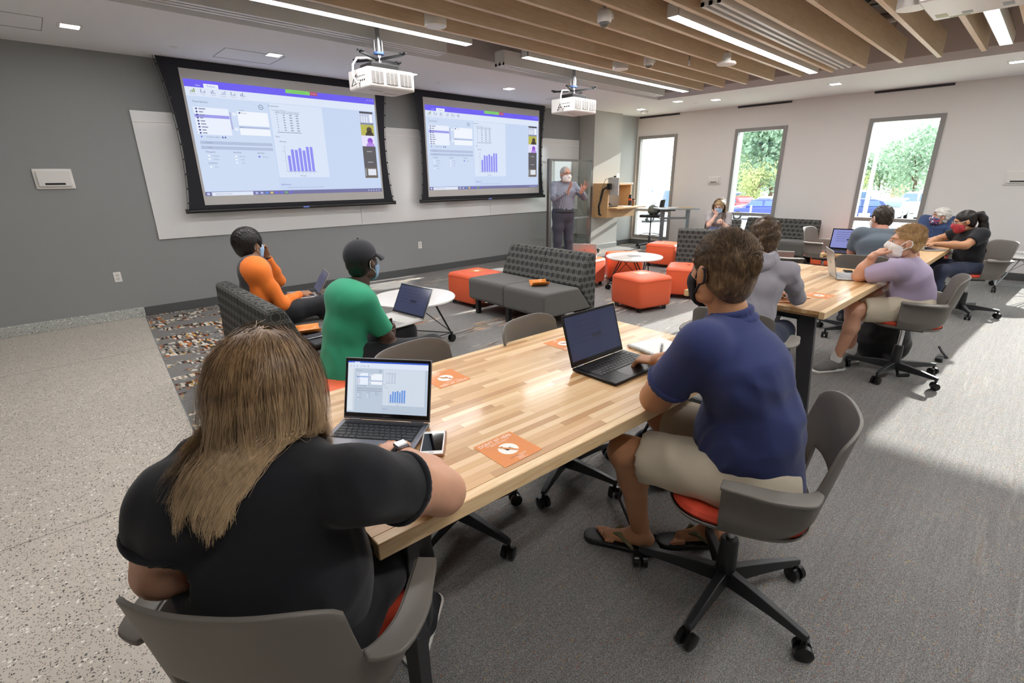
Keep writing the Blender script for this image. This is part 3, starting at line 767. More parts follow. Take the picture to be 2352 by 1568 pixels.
# ================================================================= screen picture shared by projection screens and laptops
def ui(mb, W, H, place, full=True, tint=1.0):
    """draw the statistics program; place(x, y, layer) maps picture coordinates (0..W, 0..H from top) to space"""
    def q(u0, v0, u1, v1, c, l=1):
        vs = [place(u0*W, v1*H, l), place(u1*W, v1*H, l), place(u1*W, v0*H, l), place(u0*W, v0*H, l)]
        mb.add(vs, [(0, 1, 2, 3)], None, c)
    def tx(u, v, s, txt, c, l=4):
        vs, fs = text_polys(txt, s*H); mb.add([place(u*W+x, v*H-y, l) for x, y, z in vs], fs, None, c)
    PU = '6a5cf0' if full else '2f58c8'; BAR = '8f8cf2' if full else '6f9be0'; G = '3f4668'
    q(0, 0, 1, 1, 'c6d6f2' if full else 'b9c7d8', 0)
    q(0, 0, 1, .062 if full else .03, PU)
    q(.083, .027 if full else .012, .148, .062 if full else .03, 'e8eefc', 2); tx(.115, .045 if full else .02, .02, 'Analyses', '6a6ad0'); tx(.058, .045 if full else .02, .018, 'Data', 'd8dcff')
    q(0, .062 if full else .03, 1, .135, 'dde7f8')
    for i in range(6):
        u = .03+.045*i
        for k in range(3): q(u-.010+.008*k, .105-.012*((k*7+i*5) % 3)-.008, u-.005+.008*k, .105, ('7f9a4f', '9aa6c8', '9aa6c8', 'a3b3cf', '9aa6c8', '8f9ac0')[i] if full or i else 'd8a83a', 2)
        tx(u, .118, .011, ('Exploration', 'T-Tests', 'ANOVA', 'Regression', 'Frequencies', 'Factor')[i], '8890a8')
    if full:
        q(.475, .0, .607, .034, '7fd069', 3); tx(.545, .017, .014, 'You are screen sharing', '4f8a46'); q(.607, .0, .65, .034, 'b0496e', 3); tx(.63, .018, .013, 'Stop Share', 'f0d8e2')
    xo = 0 if full else .095
    if not full:
        q(0, .135, .09, .97, 'dbe4ee', 1)
        for i in range(30): q(.06, .15+i*.027, .085, .152+i*.027, 'a9b6c6', 2); q(.075, .158+i*.027, .082, .166+i*.027, '7c88a0', 2)
    S = 1 if full else .93
    U = lambda u: xo+u*S
    q(U(0), .135, U(.372), .955 if full else 1, 'cbdaf3' if full else 'bccadb')
    tx(U(.055), .18, .024, 'Descriptives', '6f7690'); 
    n = 24
    vs = [place(U(.335)*W+.022*H*math.cos(2*math.pi*k/n), .185*H+.022*H*math.sin(2*math.pi*k/n), 2) for k in range(n)]+[place(U(.335)*W+.018*H*math.cos(2*math.pi*k/n), .185*H+.018*H*math.sin(2*math.pi*k/n), 2) for k in range(n)]
    mb.add(vs, [(k, (k+1) % n, n+(k+1) % n, n+k) for k in range(n)], None, '4a5070'); q(U(.329), .183, U(.341), .187, '4a5070', 2)
    q(U(.02), .225, U(.175), .455, 'e9f0fd', 2)
    q(U(.02), .285, U(.175), .312, '9c9bea' if full else '9db8e6', 3)
    for i, wd in enumerate((.03, .018, .022, .014, .02, .022, .028, .018, .02)):
        v = .238+i*.0255; q(U(.028), v-.006, U(.036), v+.008, '3b3f8a', 4); q(U(.042), v-.004, U(.042+wd), v+.005, '8087a5', 4)
    q(U(.178), .25, U(.184), .40, 'a9a9d8', 3)
    for v in (.265, .395): q(U(.192), v-.012, U(.208), v+.012, 'eef3fd', 2); tx(U(.2), v, .018, '>', '666c8c')
    q(U(.215), .235, U(.365), .36, 'f0f5fe', 2); q(U(.215), .385, U(.365), .445, 'f0f5fe', 2); q(U(.215), .368, U(.365), .383, 'aebbdc', 2)
    tx(U(.237), .227, .013, 'Variables', '6f7690'); tx(U(.225), .376, .013, 'Split by', '6f7690'); q(U(.222), .243, U(.23), .257, '3b3f8a', 3); tx(U(.248), .251, .014, 'fMonday', '6f7690')
    tx(U(.085), .475, .016, 'Frequency tables', '6a6f90'); q(U(.03), .468, U(.036), .482, '6b6be0', 3); q(U(.125), .468, U(.131), .482, '3b3fa0', 3); q(U(.137), .468, U(.143), .482, '3b3fa0', 3)
    for v, s_ in ((.525, '> Statistics'), (.568, '> Plots')): q(U(.022), v-.014, U(.365), v+.014, 'b3bfdc' if full else 'a9b5c6', 2); tx(U(.06), v, .015, s_, '6f7690')
    for u, hd, it in ((.03, 'Histograms', ('Histogram', 'Density')), (.155, 'Box Plots', ('Box plot', 'Violin', 'Data')), (.27, 'Bar Plots', ('Bar plot',))):
        tx(U(u+.03), .605, .018, hd, '3c4268')
        for k, s_ in enumerate(it): q(U(u+.015), .632+k*.03, U(u+.024), .646+k*.03, 'f2f6fe' if s_ != 'Bar plot' else '5f62d8', 3); tx(U(u+.05), .64+k*.03, .015, s_, '7f86a2')
    tx(U(.062), .705, .018, 'Q-Q Plots', '3c4268'); q(U(.045), .73, U(.054), .744, 'f2f6fe', 3); tx(U(.075), .738, .015, 'Q-Q', '7f86a2')
    a, b = U(.378), (.665 if full else .965)
    q(a, .14, b, .835, 'd9e5f8' if full else 'd2dcea', 2)
    if full: tx(a+.022, .165, .02, 'Frequencies', G); tx(a+.045, .2, .014, 'Frequencies of fMonday', '7b82a0')
    x0 = a+.025 if full else a+.03; q(x0, .222, x0+.13, .225, '6d7496', 3); q(x0, .40, x0+.13, .404, '5a6090', 3); q(x0, .207, x0+.13, .209, '8d94b2', 3)
    for r_ in range(7):
        for k in range(4): q(x0+.006+k*.034, .236+r_*.0235, x0+.006+k*.034+(.004 if k == 0 else .010+.004*(k > 1)), .245+r_*.0235, '8d95b0', 3)
    for k, s_ in enumerate(('Levels', 'Counts', '% of Total', 'Cumul. %')): tx(x0+.012+k*.034, .215, .012, s_, '6d7496')
    tx(a+.022, .445, .02, 'Plots', '3f46a8'); tx(a+.045, .49, .018, 'fMonday', '2f3568')
    bx, by = a+(.06 if full else .09), .775; dx = (.0215 if full else .0285)
    q(bx-.012, .52, bx-.0108, by+.005, '7f86b0', 3); q(bx-.012, by+.003, bx+7*dx+.004, by+.006, '7f86b0', 3)
    for i, hh in enumerate((.153, .213, .21, .228, .206, .243, .243)):
        q(bx+i*dx, by-hh, bx+i*dx+dx*.72, by, BAR, 3); tx(bx+i*dx+dx*.36, by+.022, .014, str(i+1), '5a6090')
    tx(bx+3.4*dx, by+.045, .018, 'fMonday', '4a5080'); tx(bx-.02, by, .014, '0', '5a6090'); tx(bx-.02, by-.1, .014, '5', '5a6090'); tx(bx-.022, by-.19, .014, '10', '5a6090')
    tx(a+.03, .905, .022, 'References', '5052c0' if full else '3c58b0')
    if full:
        tx(a+.14, .935, .013, '[1] The jamovi project (2020). jamovi (Version 1.2) [Computer Software].', '7f86a8')
        q(0, .962, 1, 1, '6f6f9e', 2); q(.03, .966, .228, 1, 'dfe7f8', 3); tx(.085, .983, .018, 'Type here to search', '7a80a0'); q(.008, .972, .02, .992, 'c9cdf5', 3)
        for i, c in enumerate(('b9c0ee', 'b9c0ee', '4f8fe0', 'e0c86a', '6d62e8', '6d62e8', '6fb06a', '6d62e8')): q(.24+i*.026, .973, .253+i*.026, .992, c, 3)
        for i in range(5): q(.905+i*.018, .977, .912+i*.018, .989, 'c3c8ea', 3)
        for i in range(3): q(.95+i*.018, .02, .956+i*.018, .028, 'c9c9fa', 3)
        # strip of video tiles
        u0, u1, v0 = .895, .982, .142
        q(u0, v0, u1, v0+.02, '4b4b55', 3); vv = v0+.02
        tiles = ('c2cbe2', 'b9b552', 'e3e0f8', '57555a', '57555a', '6b6258'); hh = .114
        for i, c in enumerate(tiles):
            q(u0, vv, u1, vv+hh, c, 3)
            if i == 0:
                for k in range(3): q(u0+.01+k*.016, vv+.03, u0+.016+k*.016, vv+.095, 'eef1fb', 4)
                q(u1-.024, vv+.01, u1-.006, vv+.09, 'f3f6ff', 4); q(u0, vv+.095, u1, vv+hh, '8088a5', 4)
            if i in (1, 2):
                for rr, cy, c2 in ((.032, .055, ('4a4030', '8f4fd0')[i-1]), (.05, .115, ('3f372c', 'b58be6')[i-1])):
                    m_ = 16; cx = u0+.055
                    pts = [(cx+rr*.56*math.cos(2*math.pi*k/m_), min(vv+hh, vv+cy-rr*math.sin(2*math.pi*k/m_))) for k in range(m_)]
                    mb.add([place(x*W, y*H, 4) for x, y in pts], [tuple(range(m_))], None, c2)
            if i in (3, 4): q(u0+.026, vv+.05, u1-.026, vv+.06, 'a7a6a8', 4)
            if i == 5: q(u0+.022, vv+.015, u1-.01, vv+.085, 'dfe4ef', 4); q(u0+.003, vv+.01, u0+.012, vv+.09, '8f959f', 4)
            vv += hh
M_proj = attr_emit('projected_picture', .60, .7)
M_scrwhite = mat('screen_fabric_white', 'bdbcb9', .8)
M_scrblack = mat('screen_border_black', '1a1b22', .8)
def projection_screen(label, X0_, X1_, img):
    t = thing('projection_screen', label, 'projection screen', ((X0_+X1_)/2, 7.02, 0), 0, 'pull-down projection screens')
    w2 = (X1_-X0_)/2; zb, zt = 1.21, 2.838
    def edge(z): k = (z-zb)/(zt-zb); return w2-.02-.075*math.sin(math.pi*min(1, k*1.02))**.8 + .02*k
    n = 20; zs = [zb+(zt-zb)*i/n for i in range(n+1)]
    mb = MB(); mb.prism([(edge(z), z) for z in zs]+[(-edge(z), z) for z in reversed(zs)], 0.0, .004, 'y'); mb.build('fabric', M_scrblack, t)
    x0, x1, z0, z1 = img
    MB().span((x0, -.0015, z0), (x1, -.0002, z1)).build('white_area', M_scrwhite, t)
    cm = .105
    W, H = x1-x0-.05, z1-z0-2*cm; cx0 = x0+.025; ct = z1-cm
    mb = MB(); ui(mb, W, H, lambda x, y, l: (cx0+x, -.0022-.0004*l, ct-y)); mb.build('projected_picture', M_proj, t, smooth=False)
    MB().tube([(-w2, .002, 1.195), (w2, .002, 1.195)], .022, 16).build('bottom_bar', M_black, t)
    for s_ in (-1, 1):
        MB().span((s_*w2-.012, -.02, 1.172), (s_*w2+.012, .025, 1.225)).build('bar_cap', M_black, t)
        pts = [(s_*(edge(z)+.018), .003, z) for z in zs]; MB().tube(pts, .0025, 5).build('tab_cord', M_black, t)
        for z in zs[1:-1:2]: MB().span((s_*edge(z)-.012, -.002, z-.01), (s_*(edge(z))+.022, .006, z+.01)).build('tab', M_black, t)
    MB().span((-.03, -.026, 1.185), (.05, -.022, 1.205)).build('maker_tag', mat('tag_blue', '6f86d8', .4), t)
    return t
projection_screen('left projection screen, largest, showing a statistics program with a bar chart', 1.31, 4.10, (-1.235+.04, 1.235-.02, 1.262, 2.745))
projection_screen('right projection screen, beside the lecturer, showing the same bar chart', 4.58, 7.49, (-1.30, 1.30, 1.262, 2.745))
# ================================================================= whiteboard along the screen wall
wb = thing('whiteboard', 'long frameless white glass writing board behind both projection screens', 'whiteboard', (0, YS, 0))
M_wb = mat('writing_glass', 'e0e1e0', .12, coat=.5)
for a, b in ((.995, 3.6), (3.604, 6.2), (6.204, 8.735)): MB().span((a, -.022, .885), (b, -.008, 2.29)).build('glass_panel', M_wb, wb, bevel=.002)
MB().span((1.0, -.03, 2.175), (8.73, -.022, 2.188)).build('map_rail', M_whitepl, wb)
# ================================================================= wall devices
def wall_box(label, loc, rz, w, h, d=.05):
    t = thing('wall_projector_unit', label, 'wall unit', loc, rz, 'white wall boxes with a dark slot')
    MB().span((-w/2, 0, -h/2), (w/2, d*.4, h/2)).build('back_plate', M_whitepl, t, bevel=.006); MB().span((-w*.42, d*.4, -h*.38), (w*.42, d, h*.38)).build('cover', mat('cover_white', 'dddbd6', .45), t, bevel=.005)
    MB().span((-w*.26, d-.001, -h*.30), (w*.26, d+.002, -h*.20)).build('slot', M_black, t)
wall_box('white wall box with a dark slot on the grey wall at far left', (.215, YS-.0005, 1.575), math.pi, .31, .2)
wall_box('white wall box with a dark slot between the first two windows', (XW-.0005, 4.96, 1.46), R(90), .26, .15)
wall_box('white wall box with a dark slot at the right edge of the view', (XW-.0005, .42, 1.47), R(90), .30, .2)
def outlet(label, loc, rz):
    t = thing('power_outlet', label, 'outlet', loc, rz, 'wall power outlets')
    MB().span((-.035, 0, -.057), (.035, .006, .057)).build('face_plate', M_whitepl, t, bevel=.003)
    for z in (-.02, .02): MB().span((-.016, .006, z-.013), (.016, .009, z+.013)).build('socket', mat('socket_grey', 'c9c6c0', .5), t, bevel=.002)
outlet('power outlet low on the grey wall at left', (.52, YS-.0005, .50), math.pi)
outlet('power outlet low on the grey wall behind the central sofa', (4.62, YS-.0005, .48), math.pi)
# ================================================================= projectors
def projector(label, loc, rz, pole, sc_=1.0, full=True):
    """loc = centre of the body underside's middle; pole reaches up to the deck"""
    t = thing('ceiling_projector', label, 'projector', loc, rz, 'ceiling projectors')
    mb = MB(); mb.prism([(-.26, -.20), (-.235, -.215), (.235, -.215), (.26, -.19), (.26, .17), (.22, .2), (-.22, .2), (-.26, .17)], 0, .175); b = mb.build('body', mat('projector_white', 'e9e6e2', .4), t, bevel=.02, seg=3)
    for k in range(3):
        x0 = -.225+k*.155
        g = MB().span((x0, -.2158, .035), (x0+.125, -.2135, .145)).build('vent', mat('vent_grey', '8b8680', .6), b)
        sl = MB()
        for i in range(9): sl.span((x0+.003, -.219, .042+i*.0115), (x0+.122, -.2157, .046+i*.0115))
        for i in (1, 2): sl.span((x0+.125*i/3-.002, -.2195, .036), (x0+.125*i/3+.002, -.2157, .144))
        sl.build('louvre', mat('projector_white', 'e9e6e2', .4), b)
    mb = MB(); mb.cyl((.14, .195, .09), (.14, .235, .09), .05, .045, 24); mb.build('lens', M_black, b)
    mb = MB()
    for i in range(6): mb.span((-.262, -.15+i*.035, .06), (-.259, -.13+i*.035, .075)); mb.span((-.262, -.15+i*.03, .10), (-.259, -.138+i*.03, .112))
    mb.build('ports', M_black, b)
    mb = MB().span((-.16, -.05, -.002), (-.02, -.04, .0005)); mb.span((.05, .04, -.002), (.2, .05, .0005)); mb.build('label_strip', mat('label_grey', '9a9a9a', .6), b)
    MB().span((-.16, -.13, .18), (.13, .10, .235)).build('mount_cradle', M_black, t, bevel=.008)
    for a in (20, 110, 205, 290):
        d = Vector((math.cos(R(a)), math.sin(R(a)), 0)); MB().bar(d*.02+V(0, 0, .29), d*.30+V(0, 0, .30), .022, .02).build('mount_arm', M_blackm, t)
        MB().cyl(d*.29+V(0, 0, .305), d*.29+V(0, 0, .318), .035, n=18).build('arm_pad', M_blackm, t)
    MB().cyl((0, 0, .235), (0, 0, pole), .02, n=18).build('pole', M_alu, t)
    MB().cyl((0, 0, .33), (0, 0, .35), .05, n=20).build('collar', mat('collar_blue', '4c6fb4', .4), t)
    for a in (0, 120, 240):
        x, y = .042*math.cos(R(a)), .042*math.sin(R(a)); MB().cyl((x, y, .34), (x, y, .46), .008, n=8).build('adjuster', M_alu, t)
    MB().tube([(-.26, -.05, .06), (-.30, -.06, .05), (-.33, -.06, .10), (-.31, -.04, .20), (-.24, 0, .27), (-.14, 0, .285), (-.05, 0, .27)], .010, 8).build('cable', M_whitepl, t)
    MB().tube([(-.26, .02, .05), (-.31, .02, .02), (-.29, .0, .09), (-.2, .02, .2)], .004, 6).build('cable', M_black, t)
    return t
projector('white ceiling projector on a black arm mount in front of the left screen', (2.78, 4.83, 2.36), R(1), 1.06)
projector('white ceiling projector on a black arm mount in front of the right screen', (5.72, 4.83, 2.37), R(1), 1.05)
t = thing('ceiling_projector', 'white ceiling projector cut off by the top right corner, seen from below', 'projector', (5.115, .65, 2.66), R(0), 'ceiling projectors')
b = MB().span((-.315, -.32, 0), (.315, .305, .15)).build('body', mat('projector_white', 'e9e6e2', .4), t, bevel=.012)
mb = MB()
for p, q_, c in (((.13, .20), (.24, .27), 'b9bf92'), ((.26, .08), (.295, .20), 'b9bf92'), ((.17, .06), (.24, .12), '9fa5a8'), ((.12, -.16), (.22, -.10), 'a4abb0')): mb.span((p[0], p[1], -.0012), (q_[0], q_[1], .001), c)
mb.build('sticker_label', attr_mat('printed_labels', .5), b)
MB().tube([(-.15, .36, .01), (-.15, .36, .13)], [.10, .10], 32).build('lens_cover', M_whitepl, t)
MB().cyl((-.1, -.15, .15), (-.1, -.15, .76), .03, n=16).build('pole', M_alu, t)
# ================================================================= small things in the ceiling
def can(name, label, cat, loc, prof, m=None, group=None, hang=True):
    t = thing(name, label, cat, loc, 0, group)
    MB().lathe(prof, 32).build('body', m or M_whitepl, t)
    z = prof[-1][1] if prof[-1][1] > prof[0][1] else prof[0][1]
    if hang: MB().cyl((0, 0, z-.002), (0, 0, 3.42-loc[2]), .012, n=10).build('stem', M_alu, t)
    return t
sp = [(0, 0), (.088, 0), (.095, .006), (.095, .09), (.09, .12), (.0, .12)]
can('pendant_speaker', 'white cylindrical ceiling speaker beside the left linear light', 'speaker', (2.92, 4.06, 2.80), sp, group='pendant ceiling speakers')
can('pendant_speaker', 'white cylindrical ceiling speaker above the right projector', 'speaker', (5.68, 4.05, 2.80), sp, group='pendant ceiling speakers')
can('wireless_access_disc', 'flat white disc on a short stem between the baffles', 'ceiling disc', (6.27, 2.98, 2.77), [(0, 0), (.1, 0), (.11, .008), (.10, .025), (.045, .03), (.045, .12), (0, .12)])
for x, y, z, lb in ((3.91, 2.98, 2.76, 'white dome camera hanging between baffles near the top centre'), (5.79, 3.72, 2.79, 'white dome camera hanging between baffles above the lounge')):
    t = can('dome_camera', lb, 'camera', (x, y, z), [(.0, .03), (.055, .03), (.062, .045), (.062, .11), (.05, .125), (0, .125)], group='ceiling dome cameras')
    MB().ball((0, 0, .036), .045, 20).build('dome', glass_mat('dome_glass', (.55, .58, .6), 1.0), t)
    MB().span((.02, -.05, .06), (.066, .05, .10)).build('cover', M_whitepl, t)
for x, y, z, lb in ((6.1, 3.36, 2.80, 'small sprinkler head hanging between baffles'), (5.0, .95, 2.80, 'small sprinkler head at top right by the open deck')):
    t = thing('sprinkler', lb, 'sprinkler', (x, y, z)); MB().cyl((0, 0, .04), (0, 0, .625), .009, n=10).build('drop_pipe', M_alu, t); MB().lathe([(0, 0), (.016, .0), (.016, .003), (.004, .006), (.009, .03), (.012, .05), (0, .05)], 12).build('head', M_chrome, t)
for x, y, lb in ((9.7, 6.25, 'white smoke detector on the ceiling by the corner window'),):
    can('smoke_detector', lb, 'detector', (x, y, ZC-.05), [(0, 0), (.06, 0), (.075, .02), (.075, .0495), (0, .0495)], hang=False)
t = thing('ceiling_sensor', 'white box sensor on the ceiling at the upper left corner', 'sensor', (-.1, 6.05, ZC-.061)); MB().span((-.2, -.12, 0), (.2, .12, .06)).build('body', M_whitepl, t, bevel=.01); MB().cyl((.17, -.1, -.01), (.17, -.1, .0), .02, n=12).build('lens', M_whitepl, t)
for x, y in ((1.4, 6.5), (4.6, 6.4), (9.45, 5.0)): tag(MB().lathe([(0, 0), (.035, 0), (.04, .004), (0, .004)], 24).build('round_ceiling_sensor', M_whitepl, loc=(x, y, ZC-.0045)), {1.4: 'small round ceiling sensor between the two left downlights', 4.6: 'small round ceiling sensor above the gap between the screens', 9.45: 'small round ceiling sensor near the inner corner of the opening'}[x], 'sensor', 'round ceiling sensors')
# ================================================================= glass board on wheels
t = thing('rolling_glass_board', 'rolling glass writing board with a grey metal frame behind the lecturer', 'glass board', (7.95, 6.72, .003), R(0))
M_fr = mat('board_frame_grey', '6e6a66', .35, .6)
for s_ in (-1, 1):
    MB().span((s_*.64-.035, -.03, .05), (s_*.64+.035, .03, 1.88)).build('post', M_fr, t, bevel=.004)
    MB().span((s_*.602-.003, -.032, .06), (s_*.602+.003, .032, 1.86)).build('edge_strip', M_chrome, t)
    MB().span((s_*.64-.03, -.30, .05), (s_*.64+.03, .30, .09)).build('foot', M_fr, t, bevel=.004)
    for y in (-.27, .27): cm = MB(); cm.cyl((s_*.64, y, .03), (s_*.64, y, .05), .012, n=8); caster(cm, (s_*.64, y), .026, .5, .04); cm.build('caster', M_wheel, t)
MB().span((-.605, -.02, 1.84), (.605, .02, 1.88)).build('top_rail', M_fr, t, bevel=.003); MB().span((-.605, -.02, .73), (.605, .02, .765)).build('mid_rail', M_alu, t, bevel=.003)
MB().span((-.60, -.004, .765), (.60, .004, 1.84)).build('glass', glass_mat('board_glass', (.93, .97, .95), 1.6), t)
MB().span((-.60, -.004, .10), (.60, .004, .73)).build('glass', glass_mat('board_glass', (.93, .97, .95), 1.6), t)
# ================================================================= wooden wall bench with monitor
M_oak = wood_mat('bench_oak', 'bf9764', 'd2ab78', 'e0bd8c', rnd=.1)
t = thing('teaching_wall_bench', 'light wood wall-hung teaching bench with an open hutch and a drawer box', 'bench', (8.78, 6.80, 0))
MB().span((0, -.40, .72), (.03, 0, 1.42)).build('side_panel', M_oak, t, bevel=.003); MB().span((.97, -.30, .92), (1.0, 0, 1.40)).build('side_panel', M_oak, t, bevel=.003)
MB().span((.03, -.32, 1.38), (1.03, 0, 1.42)).build('top_shelf', M_oak, t, bevel=.003); MB().span((.03, -.40, .72), (1.0, 0, .905)).build('drawer_box', M_oak, t, bevel=.003)
MB().span((.03, -.62, .905), (1.12, 0, .935)).build('worktop', M_oak, t, bevel=.003); MB().span((.03, -.012, .935), (.97, 0, 1.38)).build('back_panel', mat('bench_back_grey', 'b9b6b0', .7), t)
t = thing('monitor', 'white flat monitor on a black jointed arm beside the wooden bench', 'monitor', (8.74, 6.37, 0))
Q = rot('Z', 242)
MB().box((.0, -.12, 1.36), (.48, .022, .34), Q).build('display', M_whitepl, t, bevel=.004)
MB().box((.012, -.126, 1.36), (.46, .004, .32), Q).build('screen', M_black, t); MB().box((-.07, -.07, 1.36), (.12, .05, .12), Q).build('bracket', M_black, t)
MB().tube([(-.09, -.05, 1.36), (-.15, .02, 1.30), (-.12, .10, 1.08)], .022, 10).build('arm', M_black, t); MB().tube([(-.12, .10, 1.08), (-.17, .10, .98), (-.08, .15, .80), (-.03, .15, .78)], .022, 10).build('arm', M_black, t)
MB().box((.02, -.13, 1.55), (.06, .03, .03), Q).build('webcam', M_black, t, bevel=.004); MB().tube([(0, -.1, 1.54), (-.12, 0, 1.50), (-.2, .05, 1.2), (-.15, .1, .9)], .005, 6).build('cable', M_black, t)
ZB_ = .9355
def prop(name, label, cat, mb, m, loc, rz=0, bevel=0, group=None):
    o = mb.build(name, m, loc=loc, bevel=bevel); o.rotation_euler[2] = rz; return tag(o, label, cat, group)
for x, lb, c in ((9.58, 'black drink flask with an orange band on the wooden bench', '1d1d1e'), (9.71, 'brown paper cup beside the black flask on the wooden bench', '8a6a4a')):
    t = thing('drink_flask' if c == '1d1d1e' else 'paper_cup', lb, 'bottle' if c == '1d1d1e' else 'cup', (x, 6.39, ZB_))
    hh = .24 if c == '1d1d1e' else .15
    MB().lathe([(0, 0), (.034, 0), (.036, .01), (.036, hh*.72), (.03, hh*.8), (0, hh*.8)], 20).build('body', mat('flask_'+c, c, .35), t); MB().lathe([(0, hh*.8), (.027, hh*.8), (.027, hh), (0, hh)], 20).build('lid', M_black, t)
    if c == '1d1d1e': MB().lathe([(.0365, hh*.5), (.0372, hh*.5), (.0372, hh*.66), (.0365, hh*.66)], 20).build('band', M_vinyl, t)
prop('paper_stack', 'stack of white papers on the wooden bench', 'papers', MB().box((0, 0, .004), (.30, .21, .008)).box((.03, .02, .010), (.30, .21, .004), rot('Z', 8)), M_whitepl, (9.33, 6.37, ZB_))
prop('keyboard', 'black keyboard among cables on the wooden bench', 'keyboard', MB().box((0, 0, .009), (.36, .12, .018)), M_black, (9.03, 6.49, ZB_), R(5), .004)
t = thing('cable_coil', 'tangle of black cables and white adapters on the wooden bench', 'cables', (9.08, 6.66, ZB_))
r_ = random.Random(4); pts = [(r_.uniform(-.18, .18), r_.uniform(-.06, .06), .01+.06*abs(math.sin(i*1.3))) for i in range(14)]
MB().tube(pts, .006, 6).build('cable', M_black, t)
for x in (-.1, .06): MB().box((x, .05, .05), (.07, .05, .10)).build('adapter', M_whitepl, t, bevel=.004)
t = thing('hand_dispenser', 'white and grey dispenser box on the wall beside the corner window', 'dispenser', (10.08, 6.91, 1.10)); MB().span((-.07, -.10, 0), (.07, 0, .27)).build('body', M_whitepl, t, bevel=.01); MB().span((-.06, -.106, .04), (.06, -.1, .14)).build('front', mat('dispenser_grey', '7f858a', .4), t)
prop('wall_notice', 'small white notice card on the wall above the wooden bench', 'notice', MB().span((-.05, -.003, -.1), (.05, 0, .1)), mat('paper_white', 'f2f0ea', .7), (9.66, 6.7995, 1.52))
# ================================================================= drafting stool with bag, standing desk
t = thing('drafting_stool', 'tall black drafting stool with a foot ring by the corner window', 'stool', (10.05, 6.12, .003), R(20))
MB().tube([(0, 0, .06), (0, 0, .3), (0, 0, .31)], [.03, .028, .02], 16).build('lift_sleeve', M_base, t); MB().cyl((0, 0, .3), (0, 0, .68), .014, n=12).build('gas_lift', M_base, t)
MB().tube([(.22*math.cos(a), .22*math.sin(a), .30) for a in [2*math.pi*i/32 for i in range(33)]], .011, 8, False).build('foot_ring', M_alu, t)
for i in range(3): a = 2*math.pi*i/3; MB().bar((.02*math.cos(a), .02*math.sin(a), .28), (.22*math.cos(a), .22*math.sin(a), .30), .018, .012).build('ring_spoke', M_base, t)
for i in range(5):
    a = 2*math.pi*i/5; c, s_ = math.cos(a), math.sin(a); lg = MB().bar((.02*c, .02*s_, .10), (.30*c, .30*s_, .075), .032, .03).build('star_leg', M_base, t, bevel=.005)
    cm = MB(); cm.cyl((.30*c, .30*s_, .03), (.30*c, .30*s_, .07), .009, n=8); caster(cm, (.30*c, .30*s_), .028, a+1, .05); cm.build('caster', M_wheel, lg)
MB().box((0, 0, .71), (.46, .44, .06)).build('seat', M_black, t, bevel=.025, seg=3)
mb = MB(); rows = []
for z, w_, dy in ((.80, .19, -.245), (.90, .21, -.262), (1.02, .20, -.275), (1.06, .17, -.278)): rows.append([(w_*math.sin(R(a)), dy+.10*(1-math.cos(R(a))), z) for a in range(-60, 61, 12)])
mb.grid(rows); bk = mb.build('backrest', M_black, t, smooth=True); so = bk.modifiers.new('s', 'SOLIDIFY'); so.thickness = .03
for s_ in (-1, 1): MB().tube([(s_*.2, .05, .70), (s_*.235, -.16, .74), (s_*.20, -.22, .95)], .016, 8).build('arm_strut', M_base, t)
S = SDF(.05); S.ell((10.07, 6.08, .85), (.17, .10, .11)).ell((10.09, 6.08, .80), (.18, .11, .06)); v_, f_ = S.mesh(.012)
t = thing('handbag', 'grey-green handbag with a long strap on the drafting stool', 'bag', (10.07, 6.08, .745)); np_mesh('body', [(v_, f_)], mat('bag_olive', '6a6f66', .5, bump=(60, .3, .004)), t, (10.07, 6.08, .745))
MB().tube([(-.14, -.02, .12), (-.16, -.08, .02), (-.06, -.24, -.10), (.08, -.25, -.14), (.16, -.1, .0), (.14, 0, .12)], .008, 6).build('strap', mat('bag_strap', '4c4c46', .6), t); MB().tube([(-.08, 0, .16), (-.06, .0, .24), (.06, .0, .24), (.08, 0, .16)], .007, 6).build('handle', M_black, t)
t = thing('standing_desk', 'grey height-adjustable desk with papers by the window wall', 'desk', (9.62, 5.30, .003), math.atan2(-.55, .6))
MB().span((-.40, -.28, .90), (.40, .28, .925)).build('desktop', mat('desk_grey', '8f979b', .3), t, bevel=.006)
for s_ in (-1, 1):
    lg = MB().span((s_*.26-.035, -.035, .04), (s_*.26+.035, .035, .90)).build('leg', M_zinc, t, bevel=.004); MB().span((s_*.26-.03, -.27, 0), (s_*.26+.03, .27, .04)).build('foot', M_zinc, lg, bevel=.004)
MB().span((-.23, -.012, .70), (.23, .012, .74)).build('cross_bar', M_zinc, t); MB().span((-.40, -.36, .885), (-.12, -.29, .91)).build('control_box', M_black, t, bevel=.004)
for x, y, a, c, lb in ((-.12, .02, 10, 'e9e7e2', 'white papers spread on the standing desk'), (.16, -.05, -14, 'c9b184', 'manila folder on the standing desk')):
    a0 = math.atan2(-.55, .6); px_, py_ = 9.62+math.cos(a0)*x-math.sin(a0)*y, 5.30+math.sin(a0)*x+math.cos(a0)*y
    prop('paper_sheet' if x < 0 else 'folder', lb, 'papers', MB().box((0, 0, .004), (.30, .22, .006)).box((.05, .02, .009), (.25, .2, .004), rot('Z', 17)), mat('paper_'+c, c, .7), (px_, py_, .929), a0+R(a))
